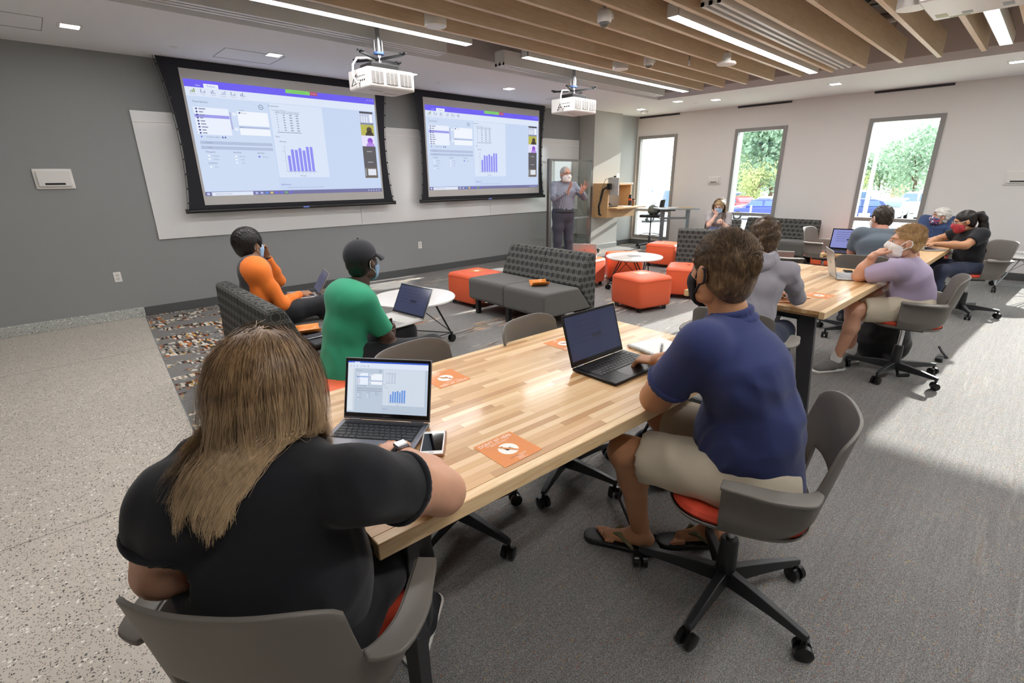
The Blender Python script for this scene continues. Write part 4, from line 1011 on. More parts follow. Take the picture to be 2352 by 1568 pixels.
# ================================================================= laptops
KEY = None
def laptop(label, loc, dx, dy, w=.305, d=.212, ang=112, body='76757a', bezel='0c0c0d', keys='17171a', screen='ui', sk=1.0, each_key=False, name='laptop', zrot=None):
    """loc: hinge centre on the surface; (dx, dy): the way its user looks"""
    global KEY
    t = thing(name, label, 'laptop', loc, fdir(dx, dy), 'laptops')
    mb_ = mat('laptop_'+body, body, .35, .7); mk = mat('laptop_key_'+keys, keys, .5); mz = mat('laptop_bezel_'+bezel, bezel, .15)
    base = MB().span((-w/2, -d, .002), (w/2, 0, .0135)).build('base', mb_, t, bevel=.004, seg=3)
    kw, kd = w*.87, d*.50; ky1 = -d*.10
    MB().span((-kw/2-.003, ky1-kd-.003, .0132), (kw/2+.003, ky1+.003, .0139)).build('key_well', mk if keys != 'b9b9bb' else mb_, base)
    rowsn = [14, 14, 14, 13, 12, 10]; rh = kd/6
    if each_key and KEY is None: KEY = MB().box((0, 0, 0), (1, 1, 1)).mesh('key'); finish(KEY, mk, False)
    mm = MB()
    for r_, n in enumerate(rowsn):
        ws = [1.0]*n
        if r_ == 5: ws = [1, 1, 1, 1.25, 5, 1.25, 1, 1, 1, 1]
        if r_ == 4: ws[0] = 2.0; ws[-1] = 2.2
        if r_ == 3: ws[0] = 1.7; ws[-1] = 1.8
        if r_ in (1, 2): ws[0 if r_ == 2 else -1] = 1.5
        tot = sum(ws); x = -kw/2
        for q in ws:
            l = kw*q/tot; c = (x+l/2, ky1-rh*(r_+.5), .0149); sz = (l-.0028, (rh-.0028)*(.62 if r_ == 0 else 1), .0018); x += l
            if each_key: o = link('key', KEY, base); o.location = c; o.scale = sz
            else: mm.box(c, sz)
    if not each_key: kk = mm.build('keyboard', mk, base); kk['kind'] = 'stuff'
    MB().span((-w*.19, -d+.012, .0133), (w*.19, -d+.012+d*.33, .0138)).build('trackpad', mat('trackpad_'+body, body, .25, .6), base)
    lid = MB().span((-w/2, .0, .004), (w/2, .006, d)).build('lid', mb_, t, bevel=.003, seg=2); lid.location = (0, -.002, .010); lid.rotation_euler = (R(90-ang), 0, 0)
    lid.rotation_euler = (-R(ang-90), 0, 0)
    bz = MB().span((-w/2+.003, -.0008, .012), (w/2-.003, .0004, d-.003)).build('bezel', mz, lid)
    sx, z0, z1 = w/2-.011, .026, d-.012
    if screen == 'ui':
        mb = MB(); ui(mb, 2*sx, z1-z0, lambda x, y, l: (-sx+x, -.0012-.00006*l, z1-y), False); mb.build('picture', attr_emit('laptop_picture', .60*sk, .2), lid, smooth=False)
        mb = MB(); add_text(mb, 'MacBook Air', .0055, Matrix.Translation((0, -.0012, .018)) @ Matrix.Rotation(R(90), 4, 'X')); mb.build('maker_print', mat('print_grey', '77787c', .5), lid)
    else:
        c, k = screen; mb = MB(); mb.span((-sx, -.0014, z0), (sx, -.0008, z1), c)
        if k > .1:
            for i in range(5): mb.span((-sx*.75, -.0016, z0+(z1-z0)*(.85-.12*i)), (sx*(.1+.12*i), -.0013, z0+(z1-z0)*(.865-.12*i)), '262a4a')
            mb.span((-sx*.1, -.0016, z0+(z1-z0)*.42), (sx*.3, -.0013, z0+(z1-z0)*.5), '20233c')
        mb.build('picture', attr_emit('laptop_dim_%s' % c, k*sk, .12), lid, smooth=False)
    # maker's mark in the middle of the lid's back
    mb = MB(); mb.lathe([(.011, 0), (.014, 0), (.014, .0006), (.011, .0006)], 24, Matrix.Translation((0, .0061, d*.52)) @ Matrix.Rotation(R(-90), 4, 'X'), closed=True)
    mb.build('lid_mark', mat('mark_dark', '2a2b2e', .3), lid)
    for s_ in (-1, 1): MB().cyl((s_*w*.36-.02, -.001, .011), (s_*w*.36+.02, -.001, .011), .0055, n=10).build('hinge', mat('hinge_grey', 'a8a6a8', .3, .8) if body == '2c2a2a' else mb_, t)
    return t
laptop('grey laptop with a bright bar-chart screen in front of the blond woman', (.704, 1.378, .7435), .78, .63, .304, .212, 109, each_key=True)
laptop('dark laptop with a dim screen in front of the man in navy', (1.695, 1.242, .7435), .03, 1, .358, .23, 108, body='2c2a2a', keys='2b2a2b', screen=('2b3560', .30))
laptop('silver laptop on the table in front of the man in lavender', (4.62, 1.10, .7435), -.42, .9, .31, .22, 104, body='b9bcc0', keys='b9b9bb', screen=('4a4a66', .28))
laptop('laptop with a purple document on screen at the farthest table', (6.30, 1.42, .7435), .99, .12, .33, .235, 108, body='3a3a3e', screen=('7b80b8', .75))
laptop('silver laptop on the lap of the man in orange', (1.60, 4.19, .60), .75, -.2, .31, .215, 122, body='b8aea4', keys='3a4050', bezel='241f1c', screen=('3f4068', .42))
laptop('silver laptop on the knees of the man in green', (1.80, 3.04, .575), .88, .10, .36, .235, 118, body='c3c0bc', keys='d6d4d0', bezel='2a2c34', screen=('3d4468', .42))
laptop('silver laptop with a round maker mark, back turned, on the ottoman behind the central sofa', (5.70, 4.52, .4175), -.82, -.57, .34, .225, 112, body='c9c6c3', keys='333333', screen=('30344a', .3))
laptop('small grey laptop, back turned, before the woman with blond hair by the windows', (8.42, 3.83, .50), .93, .25, .31, .215, 108, body='a7a6ac', screen=('6a70a0', .4))
laptop('open laptop under the hands of the woman with the black ponytail', (7.0, .93, .7435), -.62, .78, .31, .215, 100, body='aeb0b6', screen=('6a70a0', .4))
# ================================================================= DON'T SIT HERE cards
def sit_card(label, loc, rz, s=.15, text=True, curl=0.0, group='orange seating cards'):
    t = thing('seating_card', label, 'card', loc, rz, group)
    M_o = mat('card_orange', 'df842c', .45, coat=.25)
    if curl:
        n = 12; rows = []
        for i in range(n+1):
            u = -1+2*i/n; rows.append([(u*s*.42, -s*.5, .001+curl*u*u), (u*s*.42, s*.5, .001+curl*u*u)])
        mb = MB(); mb.grid(rows); o = mb.build('sheet', M_o, t, smooth=True); so = o.modifiers.new('s', 'SOLIDIFY'); so.thickness = .0015
        mb = MB(); mb.grid([[(p[0]*1.0, p[1]*.9, p[2]-.002) for p in r] for r in rows[8:]], flip=True); mb.build('white_side', mat('paper_white', 'f2f0ea', .7), t)
        mb = MB()
        for i in range(5): mb.grid([[(p[0], -s*.4+.03*i, p[2]+.0018), (p[0], -s*.4+.008+.03*i, p[2]+.0018)] for p in [r[0] for r in rows[3:10]]])
        mb.build('print', mat('print_white', 'f4efe6', .5), t)
        return t
    sh = MB().span((-s/2, -s/2, 0), (s/2, s/2, .0008)).build('sheet', M_o, t)
    Z = .0009; T4 = lambda x, y, z=Z: Matrix.Translation((x*s, y*s, z))
    mb = MB()
    if text:
        add_text(mb, "DON'T SIT HERE", s*.135, T4(0, .395), sx=.86)
        add_text(mb, 'PLEASE LEAVE THIS SEAT OPEN TO HELP', s*.034, T4(0, .31)); add_text(mb, 'KEEP THE CAMPUS HEALTHY', s*.034, T4(0, .27))
        add_text(mb, 'FALCONS', s*.05, T4(.09, -.33)); add_text(mb, 'IN SAFE COMPANY', s*.028, T4(.0, -.375)); add_text(mb, 'BGSU', s*.055, T4(.0, -.42)); add_text(mb, 'bgsu.edu/forward', s*.03, T4(.02, -.465))
    n = 40; R0 = .215
    mb.add([(R0*s*math.cos(2*math.pi*i/n), (-.02+R0*math.sin(2*math.pi*i/n))*s, Z) for i in range(n)], [tuple(range(n))])
    mb.build('print', mat('print_white', 'f4efe6', .5), sh)
    mb = MB(); k = s
    if text: add_text(mb, 'FORWARD', s*.05, T4(-.10, -.33))
    Q2 = lambda pts, r: mb.tube([(x*k, y*k, .0011) for x, y in pts], [r*k]*len(pts), 6)
    def flat(pts, r):
        for (xa, ya), (xb, yb) in zip(pts, pts[1:]):
            d = Vector((xb-xa, yb-ya, 0)).normalized(); nn = Vector((-d.y, d.x, 0))*r*k; a = Vector((xa*k, ya*k, .0012)); b = Vector((xb*k, yb*k, .0012)); e = d*r*k*.6
            mb.add([a-nn-e, b-nn+e, b+nn+e, a+nn-e], [(0, 1, 2, 3)])
    flat([(-.055, .06), (-.045, -.05), (.06, -.055), (.09, -.14)], .022); flat([(-.03, .03), (.02, -.005), (.07, -.005)], .012)
    mb.add([((-.07+.03*math.cos(2*math.pi*i/16))*k, (.11+.03*math.sin(2*math.pi*i/16))*k, .0012) for i in range(16)], [tuple(range(16))])
    mb.build('pictogram', mat('print_brown', '33251c', .5), sh)
    mb = MB(); a = R(128); d = Vector((math.cos(a), math.sin(a), 0)); nn = Vector((-d.y, d.x, 0))*.026*s; c = Vector((0, -.02*s, .0015))
    mb.add([c-d*R0*s-nn, c+d*R0*s-nn, c+d*R0*s+nn, c-d*R0*s+nn], [(0, 1, 2, 3)]); mb.build('slash', M_o, sh)
    return t
ZT1 = .7432
sit_card("orange don't-sit card nearest the camera on the near table", (.89, .976, ZT1), R(-1.5))
sit_card("orange don't-sit card beside the bright laptop on the near table", (1.085, 1.565, ZT1), R(177))
sit_card("orange don't-sit card behind the dark laptop on the near table", (1.775, 1.515, ZT1), R(178))
sit_card("orange don't-sit card on the middle table by the earphones", (3.80, .965, ZT1), R(-3), .16)
sit_card('square card on top of the orange ottoman in the middle', (5.24, 3.27, .4176), R(-14), .17, False)
sit_card('square card on top of the orange ottoman at the end of the sofa', (3.94, 4.86, .4176), R(3), .17, False)
sit_card('curled orange card lying on the central sofa', (3.78, 3.60, .433), R(60), .19, curl=.05)
sit_card('curled orange card lying on the sofa beside the man in orange', (1.29, 3.66, .433), R(75), .20, curl=.045)
sit_card('curled orange card standing on the ottoman behind the silver laptop', (5.95, 4.62, .4176), R(30), .14, curl=.05)
# ================================================================= things on the tables
t = thing('smartphone', 'white smartphone in a copper case, face up beside the bright laptop', 'phone', (.738, 1.153, ZT1), math.atan2(1.24-1.123, .757-.662)-math.pi/2)
MB().span((-.039, -.074, 0), (.039, .074, .010)).build('case', mat('case_copper', '9a6a4e', .25, .2), t, bevel=.006, seg=3); MB().span((-.035, -.070, .004), (.035, .070, .0108)).build('body', mat('phone_white', 'efeeec', .2), t, bevel=.002)
MB().span((-.031, -.052, .0106), (.031, .053, .0111)).build('screen', mat('phone_screen', '0b0b0e', .05), t); MB().lathe([(.0045, .0108), (.006, .0108), (.006, .0112), (.0045, .0112)], 24, Matrix.Translation((0, -.061, 0)), closed=True).build('home_button', M_alu, t)
t = thing('spiral_notebook', 'white spiral notebook beside the dark laptop', 'notebook', (2.03, 1.105, ZT1), R(-13))
MB().span((-.108, -.14, 0), (.108, .14, .012)).build('pages', mat('paper_white', 'f2f0ea', .7), t, bevel=.001)
mb = MB()
for i in range(34): y = -.132+i*.008; mb.tube([(-.108+.009*math.cos(a), y+.001*math.sin(a), .0095+.008*math.sin(a)) for a in [2*math.pi*k/10 for k in range(11)]], .0008, 4, False)
mb.build('spiral_wire', M_chrome, t)
t = thing('ballpoint_pen', 'black ballpoint pen lying on the spiral notebook', 'pen', (2.02, 1.12, ZT1+.0165), R(-62)); MB().tube([(0, -.07, 0), (0, -.062, 0), (0, .05, 0), (0, .068, 0)], [.0015, .0045, .0045, .003], 12).build('barrel', mat('pen_clear', '4a4a4e', .2), t); MB().tube([(0, -.07, 0), (0, -.03, 0)], [.0022, .0052], 12).build('grip', M_black, t); MB().span((-.001, .02, .004), (.001, .06, .007)).build('clip', M_chrome, t)
t = thing('earphones', 'orange wired earphones tangled on the middle table', 'earphones', (3.52, 1.03, ZT1)); r_ = random.Random(9)
pts = [(.14*math.sin(i*.9)+.02*r_.uniform(-1, 1), .07*math.cos(i*1.45)+.01*i*.3, .003+.001*(i % 3)) for i in range(18)]
from mathutils import geometry
sm = [tuple(Vector(pts[max(0, i-1)]).lerp(Vector(pts[i]), f)) for i in range(1, len(pts)) for f in (.0, .33, .66)]
MB().tube(sm, .0022, 5).build('wire', mat('wire_orange', 'b5532e', .4), t)
for i in (0, -1): MB().ball((sm[i][0], sm[i][1], .008), (.007, .007, .008), 10).build('ear_bud', M_black, t)
prop('smartphone', 'black smartphone lying by the lavender man\'s laptop', 'phone', MB().box((0, 0, .004), (.15, .07, .008)), mat('phone_black', '101012', .1), (4.92, 1.06, ZT1), R(20), .003)
# ================================================================= bags on floor and sofa
def soft_bag(name, label, loc, prims, m, k=.05, h=.012, rz=0):
    S = SDF(k)
    for c, r_ in prims: S.ell((c[0], c[1], c[2]), r_)
    S.plane((0, 0, .002), (0, 0, -1)); v_, f_ = S.mesh(h, lambda P: .006*np.sin(P[:, 0]*38+3*np.sin(P[:, 2]*17))*np.sin(P[:, 1]*31+P[:, 2]*22))
    t = thing(name, label, 'bag', loc, rz, None); np_mesh('body', [(v_, f_)], m, t); return t
M_bag = mat('bag_black', '17181b', .55, bump=(80, .3, .003)); M_leather = mat('bag_leather', '131316', .3, bump=(120, .2, .002))
t = soft_bag('backpack', 'black backpack on the floor behind the legs of the man in lavender', (5.06, .74, .003), [((0, 0, .16), (.15, .20, .20)), ((.06, .02, .12), (.12, .16, .12)), ((0, 0, .30), (.12, .15, .08))], M_bag)
MB().tube([(-.1, -.1, .34), (-.24, -.14, .25), (-.32, -.18, .06), (-.36, -.2, .012), (-.3, -.26, .014)], .014, 6).build('strap', M_bag, t); MB().tube([(-.05, .06, .37), (0, .06, .43), (.05, .06, .37)], .01, 6).build('handle', M_bag, t)
t = soft_bag('satchel', 'black leather satchel on the floor under the near table by the man in navy', (2.06, 1.06, .003), [((0, 0, .17), (.19, .09, .17)), ((0, .02, .25), (.18, .09, .10))], M_leather, rz=R(-30))
MB().box((0, -.09, .22), (.30, .02, .14), rot('X', -8)).build('front_pocket', M_leather, t, bevel=.008); MB().tube([(-.14, 0, .33), (-.12, -.02, .41), (.12, -.02, .41), (.14, 0, .33)], .009, 6).build('handle', M_leather, t)
for x in (-.09, .09): MB().box((x, -.105, .22), (.022, .008, .03)).build('buckle', M_chrome, t)
MB().tube([(-.18, 0, .2), (-.3, -.1, .05), (-.32, -.3, .012), (-.1, -.42, .012), (.12, -.3, .012)], .008, 6).build('strap', M_leather, t)
t = thing('laptop_bag', 'flat black laptop bag on the sofa next to the man in green', 'bag', (1.33, 3.34, .433), R(4)); MB().span((-.17, -.12, 0), (.17, .12, .045)).build('body', M_bag, t, bevel=.018, seg=3); MB().span((-.165, .0, .045), (.165, .09, .055)).build('front_pocket', M_bag, t, bevel=.004); MB().tube([(-.16, -.01, .056), (.16, -.01, .056)], .002, 6).build('zip', M_alu, t)
t = thing('strap_end', 'black buckled strap lying on the carpet behind the lavender man\'s chair', 'strap', (5.42, .35, .003)); MB().tube([(-.1, 0, .012), (0, .04, .02), (.06, -.02, .012), (.16, .03, .03), (.2, .06, .06)], .010, 6).build('webbing', M_bag, t); MB().box((-.06, .02, .02), (.07, .05, .03)).build('buckle', M_black, t, bevel=.006)
# ================================================================= outside the windows
M_asph = mat('asphalt_pale', 'a9a9a6', .9, noise=(4, .1)); M_lawn = mat('lawn', 'b5b8a6', .95, noise=(12, .25))
GZ = -1.55
ter = MB(); ter.grid([[(XW+.3, -40, -.25), (XW+.3, 70, -.25)], [(16, -40, -.5), (16, 70, -.5)], [(24, -40, GZ), (24, 70, GZ)]], flip=True)
tag(ter.build('lawn_slope', M_lawn), 'sunlit lawn falling away outside the windows', 'lawn', kind='structure')
tag(MB().span((24, -60, GZ-.2), (140, 90, GZ)).build('parking_lot', M_asph), 'pale parking lot outside', 'parking lot', kind='structure')
def car(label, x, y, yaw, color, kind='hatch', L=4.4, W=1.8, Hh=1.5):
    t = thing('car', label, 'car', (x, y, GZ), yaw, 'parked cars'); paint = mat('paint_'+color, color, .25, .1, coat=.8); gl = mat('car_glass', '5f7690', .08)
    low = [(-L/2, .45), (-L/2+.04, .30), (L/2-.05, .28), (L/2, .45), (L/2-.03, .68), (L/2-.25, .80), (L*.20, .92), (-L*.42, .98), (-L/2+.02, .90)]
    MB().prism(low, -W/2, W/2, 'y').build('body', paint, t, bevel=.08, seg=3)
    if kind == 'suv': cab = [(-L*.47, .95), (L*.24, .92), (L*.10, Hh-.03), (L*.02, Hh), (-L*.40, Hh), (-L*.45, Hh-.08)]
    else: cab = [(-L*.44, .96), (L*.22, .90), (L*.06, Hh-.05), (-L*.02, Hh), (-L*.24, Hh-.02), (-L*.36, Hh-.15)]
    cb = MB().prism(cab, -W/2+.1, W/2-.1, 'y').build('cabin', paint, t, bevel=.06, seg=2)
    for s_ in (-1, 1):
        def win(a, b, nm):
            zl, zh = 1.0, Hh-.12
            MB().prism([(a, zl), (b, zl), (b-(.25 if nm == 'f' else .05), zh), (a+(.05 if nm == 'f' else .2), zh)], s_*(W/2-.10)-.01, s_*(W/2-.10)+.012, 'y').build('side_window', gl, cb)
        win(-L*.06, L*.17, 'f'); win(-L*.34, -L*.08, 'r')
        MB().box((L*.17, s_*(W/2+.04), 1.02), (.18, .14, .13)).build('mirror', paint, t, bevel=.03)
        for xx in (-L*.30, L*.31):
            wm = MB(); wm.tube([(xx, s_*(W/2-.20), .32), (xx, s_*(W/2+.005), .32)], [.32, .32], 24); wo = wm.build('wheel', M_wheel, t); MB().tube([(xx, s_*(W/2), .32), (xx, s_*(W/2+.012), .32)], [.20, .19], 16).build('hubcap', M_alu, wo)
        MB().box((L/2-.06, s_*(W/2-.30), .66), (.12, .38, .14)).build('headlight', M_whitepl, t, bevel=.03); MB().box((-L/2+.06, s_*(W/2-.25), .78), (.12, .3, .16)).build('tail_light', mat('tail_red', '9a2a24', .3), t, bevel=.03)
    MB().prism([(L*.225, .93), (L*.245, .93), (L*.075, Hh-.08), (L*.055, Hh-.08)], -W/2+.2, W/2-.2, 'y').build('windscreen', gl, cb)
    MB().span((L/2-.03, -W*.3, .36), (L/2+.012, W*.3, .52)).build('grille', M_black, t)
    return t
d90 = R(112)
car('blue hatchback parked outside the second window', 39.6, 15.1, d90, '3444c4')
car('white wagon parked behind the blue hatchback', 44.6, 16.5, d90, 'f2f2f0', 'suv', 4.7)
car('red car parked left of the blue hatchback', 45.0, 19.4, R(62), 'a23a46')
car('white car parked beyond the red car', 57, 24.6, R(100), 'f0f0ee')
car('dark blue car parked at the left of the third window', 43.3, 9.9, R(120), '27407e', 'hatch')
car('white car parked nose-on in the third window', 45.5, 8.0, R(182), 'f4f4f2')
car('white car parked at the right of the third window', 46.3, 5.6, R(182), 'f4f4f2', 'hatch')
car('white sport utility car in the row behind, in the third window', 53.5, 8.0, R(95), 'f6f6f4', 'suv', 4.9, 1.9, 1.75)
car('white sport utility car in the far row at the left of the third window', 57.0, 13.3, R(100), 'f2f3f3', 'suv', 4.8, 1.9, 1.75)
car('silver car in the far row behind the wagon', 60, 25.0, R(115), 'd9dcdc')
car('white car in the far row right of the silver car', 62, 21.0, R(115), 'efefee')
t = car('white delivery van seen through the corner window', 34.0, 19.6, R(150), 'f5f5f3', 'suv', 5.4, 2.0, 2.3)
# white building seen through the corner window
t = thing('white_building', 'long white low building behind the delivery van', 'building', (52, 36, GZ), R(30))
MB().span((-22, 0, 0), (14, 8, 4.6)).build('wall', mat('building_white', 'efefec', .8), t); MB().span((-22.2, -.2, 4.6), (14.2, 8.2, 4.9)).build('parapet', M_whitepl, t)
for i in range(5): MB().span((-18+i*6, -.03, 1.2), (-16.6+i*6, 0, 2.6)).build('window', mat('car_glass', '5f7690', .08), t)
t = thing('tan_building', 'low tan building behind the cars in the third window', 'building', (80, 12.2, GZ), R(12))
MB().span((0, -1.6, 0), (6, 2.2, 2.9)).build('wall', mat('building_tan', 'c9b49c', .8), t); MB().span((-.2, -1.8, 2.9), (6.2, 2.4, 3.1)).build('parapet', mat('building_brown', '8a6f62', .8), t); MB().span((-.04, -1.2, 0), (0, .3, 2.4)).build('garage_door', M_whitepl, t)
# trees
def leaf_mat(name, a, b_):
    m, t, b = new_mat(name); v = t.coord(); t.put(b.inputs['Base Color'], t.mix(t.noise(v, 1.2, 3), lin(a), lin(b_))); b.inputs['Roughness'].default_value = .6
    b.inputs['Transmission Weight'].default_value = 0
    ad = t.add('ShaderNodeBsdfTranslucent'); t.put(ad.inputs[0], t.mix(t.noise(v, 1.2, 3), lin(a), lin(b_))); mx = t.n.new('ShaderNodeMixShader'); mx.inputs[0].default_value = .45
    t.l.new(b.outputs[0], mx.inputs[1]); t.l.new(ad.outputs[0], mx.inputs[2]); t.l.new(mx.outputs[0], t.n['Material Output'].inputs[0]); return m
M_leafA = leaf_mat('leaf_mid', '84a07a', 'adc092'); M_leafB = leaf_mat('leaf_blue', '7d9a80', 'a9c0a4'); M_leafC = leaf_mat('leaf_yellow', 'b3c082', 'd2d49c'); M_bark = mat('bark', '6b5a4a', .9)
def tree(label, x, y, h, r, m, seed, n=1500):
    n = int(n*1.7)
    rr = np.random.RandomState(seed); t = thing('tree', label, 'tree', (x, y, GZ), 0, 'trees beyond the parking lot')
    tr = MB(); tr.tube([(0, 0, 0), (.05, .05, h*.3), (0, .1, h*.62)], [.045*h*.5, .035*h*.5, .012*h], 8)
    for i in range(5): a = i*1.26+seed; tr.tube([(0, .05, h*(.28+.05*i)), (r*.5*math.cos(a), r*.5*math.sin(a), h*(.5+.06*i))], [.014*h, .005*h], 6)
    tr.build('trunk', M_bark, t)
    # leaves gathered in clumps
    cl = rr.normal(size=(26, 3)); cl /= np.linalg.norm(cl, axis=1)[:, None]; cl *= rr.uniform(.35, .85, (26, 1)); cl = cl*[r, r, h*.44]+[0, 0, h*.53]
    c = cl[rr.randint(0, 26, n)]+rr.normal(size=(n, 3))*[r*.2, r*.2, h*.085]
    a = rr.normal(size=(n, 3)); a /= np.linalg.norm(a, axis=1)[:, None]; b_ = np.cross(a, rr.normal(size=(n, 3))); b_ /= np.linalg.norm(b_, axis=1)[:, None]
    s_ = rr.uniform(.20, .42, (n, 1))*h*.075
    vs = np.stack([c-a*s_, c+b_*s_*.55, c+a*s_, c-b_*s_*.55], 1).reshape(-1, 3); fs = np.arange(4*n).reshape(n, 4)
    o = np_mesh('foliage', [(vs, fs)], m, t); o['kind'] = 'stuff'; return t
tree('broad blue-green tree filling the right of the second window', 56, 20.3, 11.5, 4.0, M_leafB, 1, 2600)
tree('mid-green tree in the middle of the second window', 60, 23.4, 9.0, 3.2, M_leafA, 2, 2000)
tree('tall pale tree at the upper left of the second window', 70, 29.3, 13.5, 4.6, M_leafC, 3, 2200)
tree('small yellow-green tree at the lower centre of the second window', 52, 20.4, 5.0, 2.0, M_leafC, 4, 1300)
tree('bushy green tree at the left of the second window', 64, 27.3, 9.0, 3.4, M_leafA, 5, 2000)
tree('dense dark green tree left of the lamp post in the third window', 72, 15.9, 7.0, 3.8, M_leafB, 6, 2400)
tree('green tree in the centre of the third window', 75, 14.8, 6.4, 3.4, M_leafA, 7, 2200)
tree('open-crowned tree at the right of the third window', 66, 10.0, 8.6, 3.8, M_leafB, 8, 1900)
tree('yellow-green tree low at the far left of the third window', 66, 15.2, 4.6, 1.7, M_leafC, 9, 1000)
tree('small tree above the white building in the corner window', 62, 48, 10.5, 3.4, M_leafA, 10, 1500)
tree('second small tree above the white building in the corner window', 66, 47, 10.0, 2.6, M_leafB, 11, 1300)
t = thing('lamp_post', 'tall grey parking-lot lamp post in the third window', 'lamp post', (38, 7.98, GZ)); MB().cyl((0, 0, 0), (0, 0, .8), .3, n=20).build('base', mat('concrete', 'cfccc6', .9), t); MB().tube([(0, 0, .8), (0, 0, 8.5)], [.13, .085], 16).build('pole', M_alu, t); MB().span((-.9, -.12, 8.5), (.1, .12, 8.62)).build('lamp_head', M_blackm, t)
for i, (x, y) in enumerate(((38.0, 15.9),)):
    t = thing('marker_stake', 'thin white marker stake in front of the blue car', 'stake', (34.5, 13.6, GZ)); MB().span((-.06, -.04, 0), (.06, .04, 1.25)).build('post', M_whitepl, t, bevel=.01); MB().span((-.062, -.042, 1.0), (.062, .042, 1.1)).build('band', M_alu, t)
# ================================================================= people
A = lambda *p: np.array(p, np.float32)
def unit(v): v = np.asarray(v, np.float32); return v/(np.linalg.norm(v)+1e-9)
UP = A(0, 0, 1)
def skin_mat(name, c): return mat(name, c, .5, noise=(18, .10), bump=(260, .06, .001), sss=.12)
def cloth_mat(name, c, rough=.85, b=.12): return mat(name, c, rough, noise=(6, .07), bump=(500, b, .0012), sheen=.1)
def frame(f, u=UP):
    f = unit(f); r = unit(np.cross(f, u)); return r, f, np.cross(r, f)
def look(yaw_dir, pitch=0.0, rollr=0.0):
    d = unit(A(yaw_dir[0], yaw_dir[1], 0)); f = unit(d*math.cos(R(pitch))+UP*math.sin(R(pitch))); r, f, u = frame(f)
    if rollr: c, s_ = math.cos(R(rollr)), math.sin(R(rollr)); r, u = r*c+u*s_, u*c-r*s_
    return r, f, u
def ik(a, b, l1, l2, hint):
    a, b = A(*a), A(*b); d = b-a; L = min(np.linalg.norm(d), (l1+l2)*.995); n = unit(d)
    x = (l1*l1-l2*l2+L*L)/(2*L); hgt = math.sqrt(max(1e-6, l1*l1-x*x)); hp = A(*hint); hp = unit(hp-n*float(hp@n)); return a+n*x+hp*hgt
def wrinkle(amp, seed, sc_=1.0):
    rr = np.random.RandomState(seed); W = [(unit(rr.normal(size=3)*A(1, 1, .6)), rr.uniform(28, 70)*sc_, rr.uniform(0, 6)) for _ in range(6)]; W2 = [(rr.normal(size=3)*9*sc_, rr.uniform(0, 6)) for _ in range(4)]
    def f(P):
        wrp = sum(np.sin(P@w_.astype(np.float32)+p) for w_, p in W2)*.9; o = 0
        for i, (d, k, p) in enumerate(W): o = o+np.abs(np.sin((P@d.astype(np.float32))*k*.5+p+wrp*(.7+.2*i)))-.5
        m = np.clip(np.sin(P@W2[0][0].astype(np.float32)*.5+1)+.4, 0, 1); return (amp*o*m*.5).astype(np.float32)
    return f
def disc_cut(S, a, b, t, rad, th=.06):
    """cut sleeve or trouser end: remove what lies past t along a->b"""
    a, b = A(*a), A(*b); d = unit(b-a); r, f, u = frame(d, UP if abs(d[2]) < .9 else A(1, 0, 0)); S.minus(a+(b-a)*t+d*th, (rad, th, rad), np.stack([r, f, u]))
def hand_sdf(w_, d, n, thumb, curl=.35, k=1.0, spread=.12, tcurl=.3, ang=None, res=.0034):
    """w_: wrist, d: finger direction, n: the way the palm faces, thumb: +1/-1 side of cross(d, n)"""
    S = SDF(.007*k); d = unit(d); n = unit(A(*n)-d*float(A(*n)@d)); sd = unit(np.cross(d, n))*thumb; w_ = A(*w_)
    S.cap(w_-d*.03*k, w_+d*.012*k, .022*k, .022*k, side=sd, ratio=1.2)
    S.cap(w_+d*.02*k, w_+d*.075*k, .0155*k, .015*k, side=sd, ratio=2.35)
    for i, (o, ln) in enumerate(((.031, .92), (.0105, 1.03), (-.0105, .97), (-.030, .78))):
        p = w_+d*(.083-.004*(i == 3)-.002*(i == 0))*k+sd*o*k; c = curl*(1+.12*i) if ang is None else ang[i]
        dd = unit(d+sd*spread*(1.5-i)*.5); th = 0; r_ = .0088*k
        for j, (seg, bend) in enumerate(((.042, 55), (.026, 75), (.021, 45))):
            th += R(bend)*c; v = dd*math.cos(th)+n*math.sin(th); q = p+v*seg*ln*k; S.cap(p, q, r_, r_*.92, k=.004*k); p = q; r_ *= .92
    p = w_+d*.022*k+sd*.026*k+n*.006*k; v = unit(sd*.75+d*.75+n*.25*tcurl)
    q = p+v*.042*k; S.cap(p-v*.01*k, q, .0125*k, .0105*k); v2 = unit(v*.8+d*.5-sd*.35*tcurl+n*.35*tcurl); S.cap(q, q+v2*.032*k, .0102*k, .0082*k, k=.004*k)
    return S.mesh(res)
def head_sdf(S, hd, F, k=1.0, ears=True, nose=True):
    r, f, u = F; fr = np.stack(F); P = lambda x, y, z: hd+(r*x+f*y+u*z)*k
    S.ell(P(0, -.014, .028), A(.075, .095, .088)*k, fr); S.ell(P(0, .030, -.035), A(.060, .066, .082)*k, fr, k=.03); S.ell(P(0, .062, -.088), A(.032, .030, .026)*k, fr, k=.03)
    for s_ in (-1, 1): S.ell(P(s_*.040, .048, -.030), A(.026, .03, .03)*k, fr, k=.02); S.ell(P(s_*.05, .02, -.075), A(.018, .04, .025)*k, fr, k=.02)
    S.ell(P(0, .072, .028), A(.052, .020, .014)*k, fr, k=.015)
    if nose: S.cap(P(0, .092, .012), P(0, .112, -.022), .007*k, .012*k, k=.01); S.cap(P(-.011, .098, -.03), P(.011, .098, -.03), .008*k, k=.008); S.cap(P(-.018, .087, -.058), P(.018, .087, -.058), .008*k, k=.01)
    if ears:
        for s_ in (-1, 1):
            S.ell(P(s_*.083, -.006, -.006), A(.010, .019, .031)*k, fr, k=.004); S.ell(P(s_*.078, .002, -.030), A(.007, .009, .010)*k, fr, k=.004)
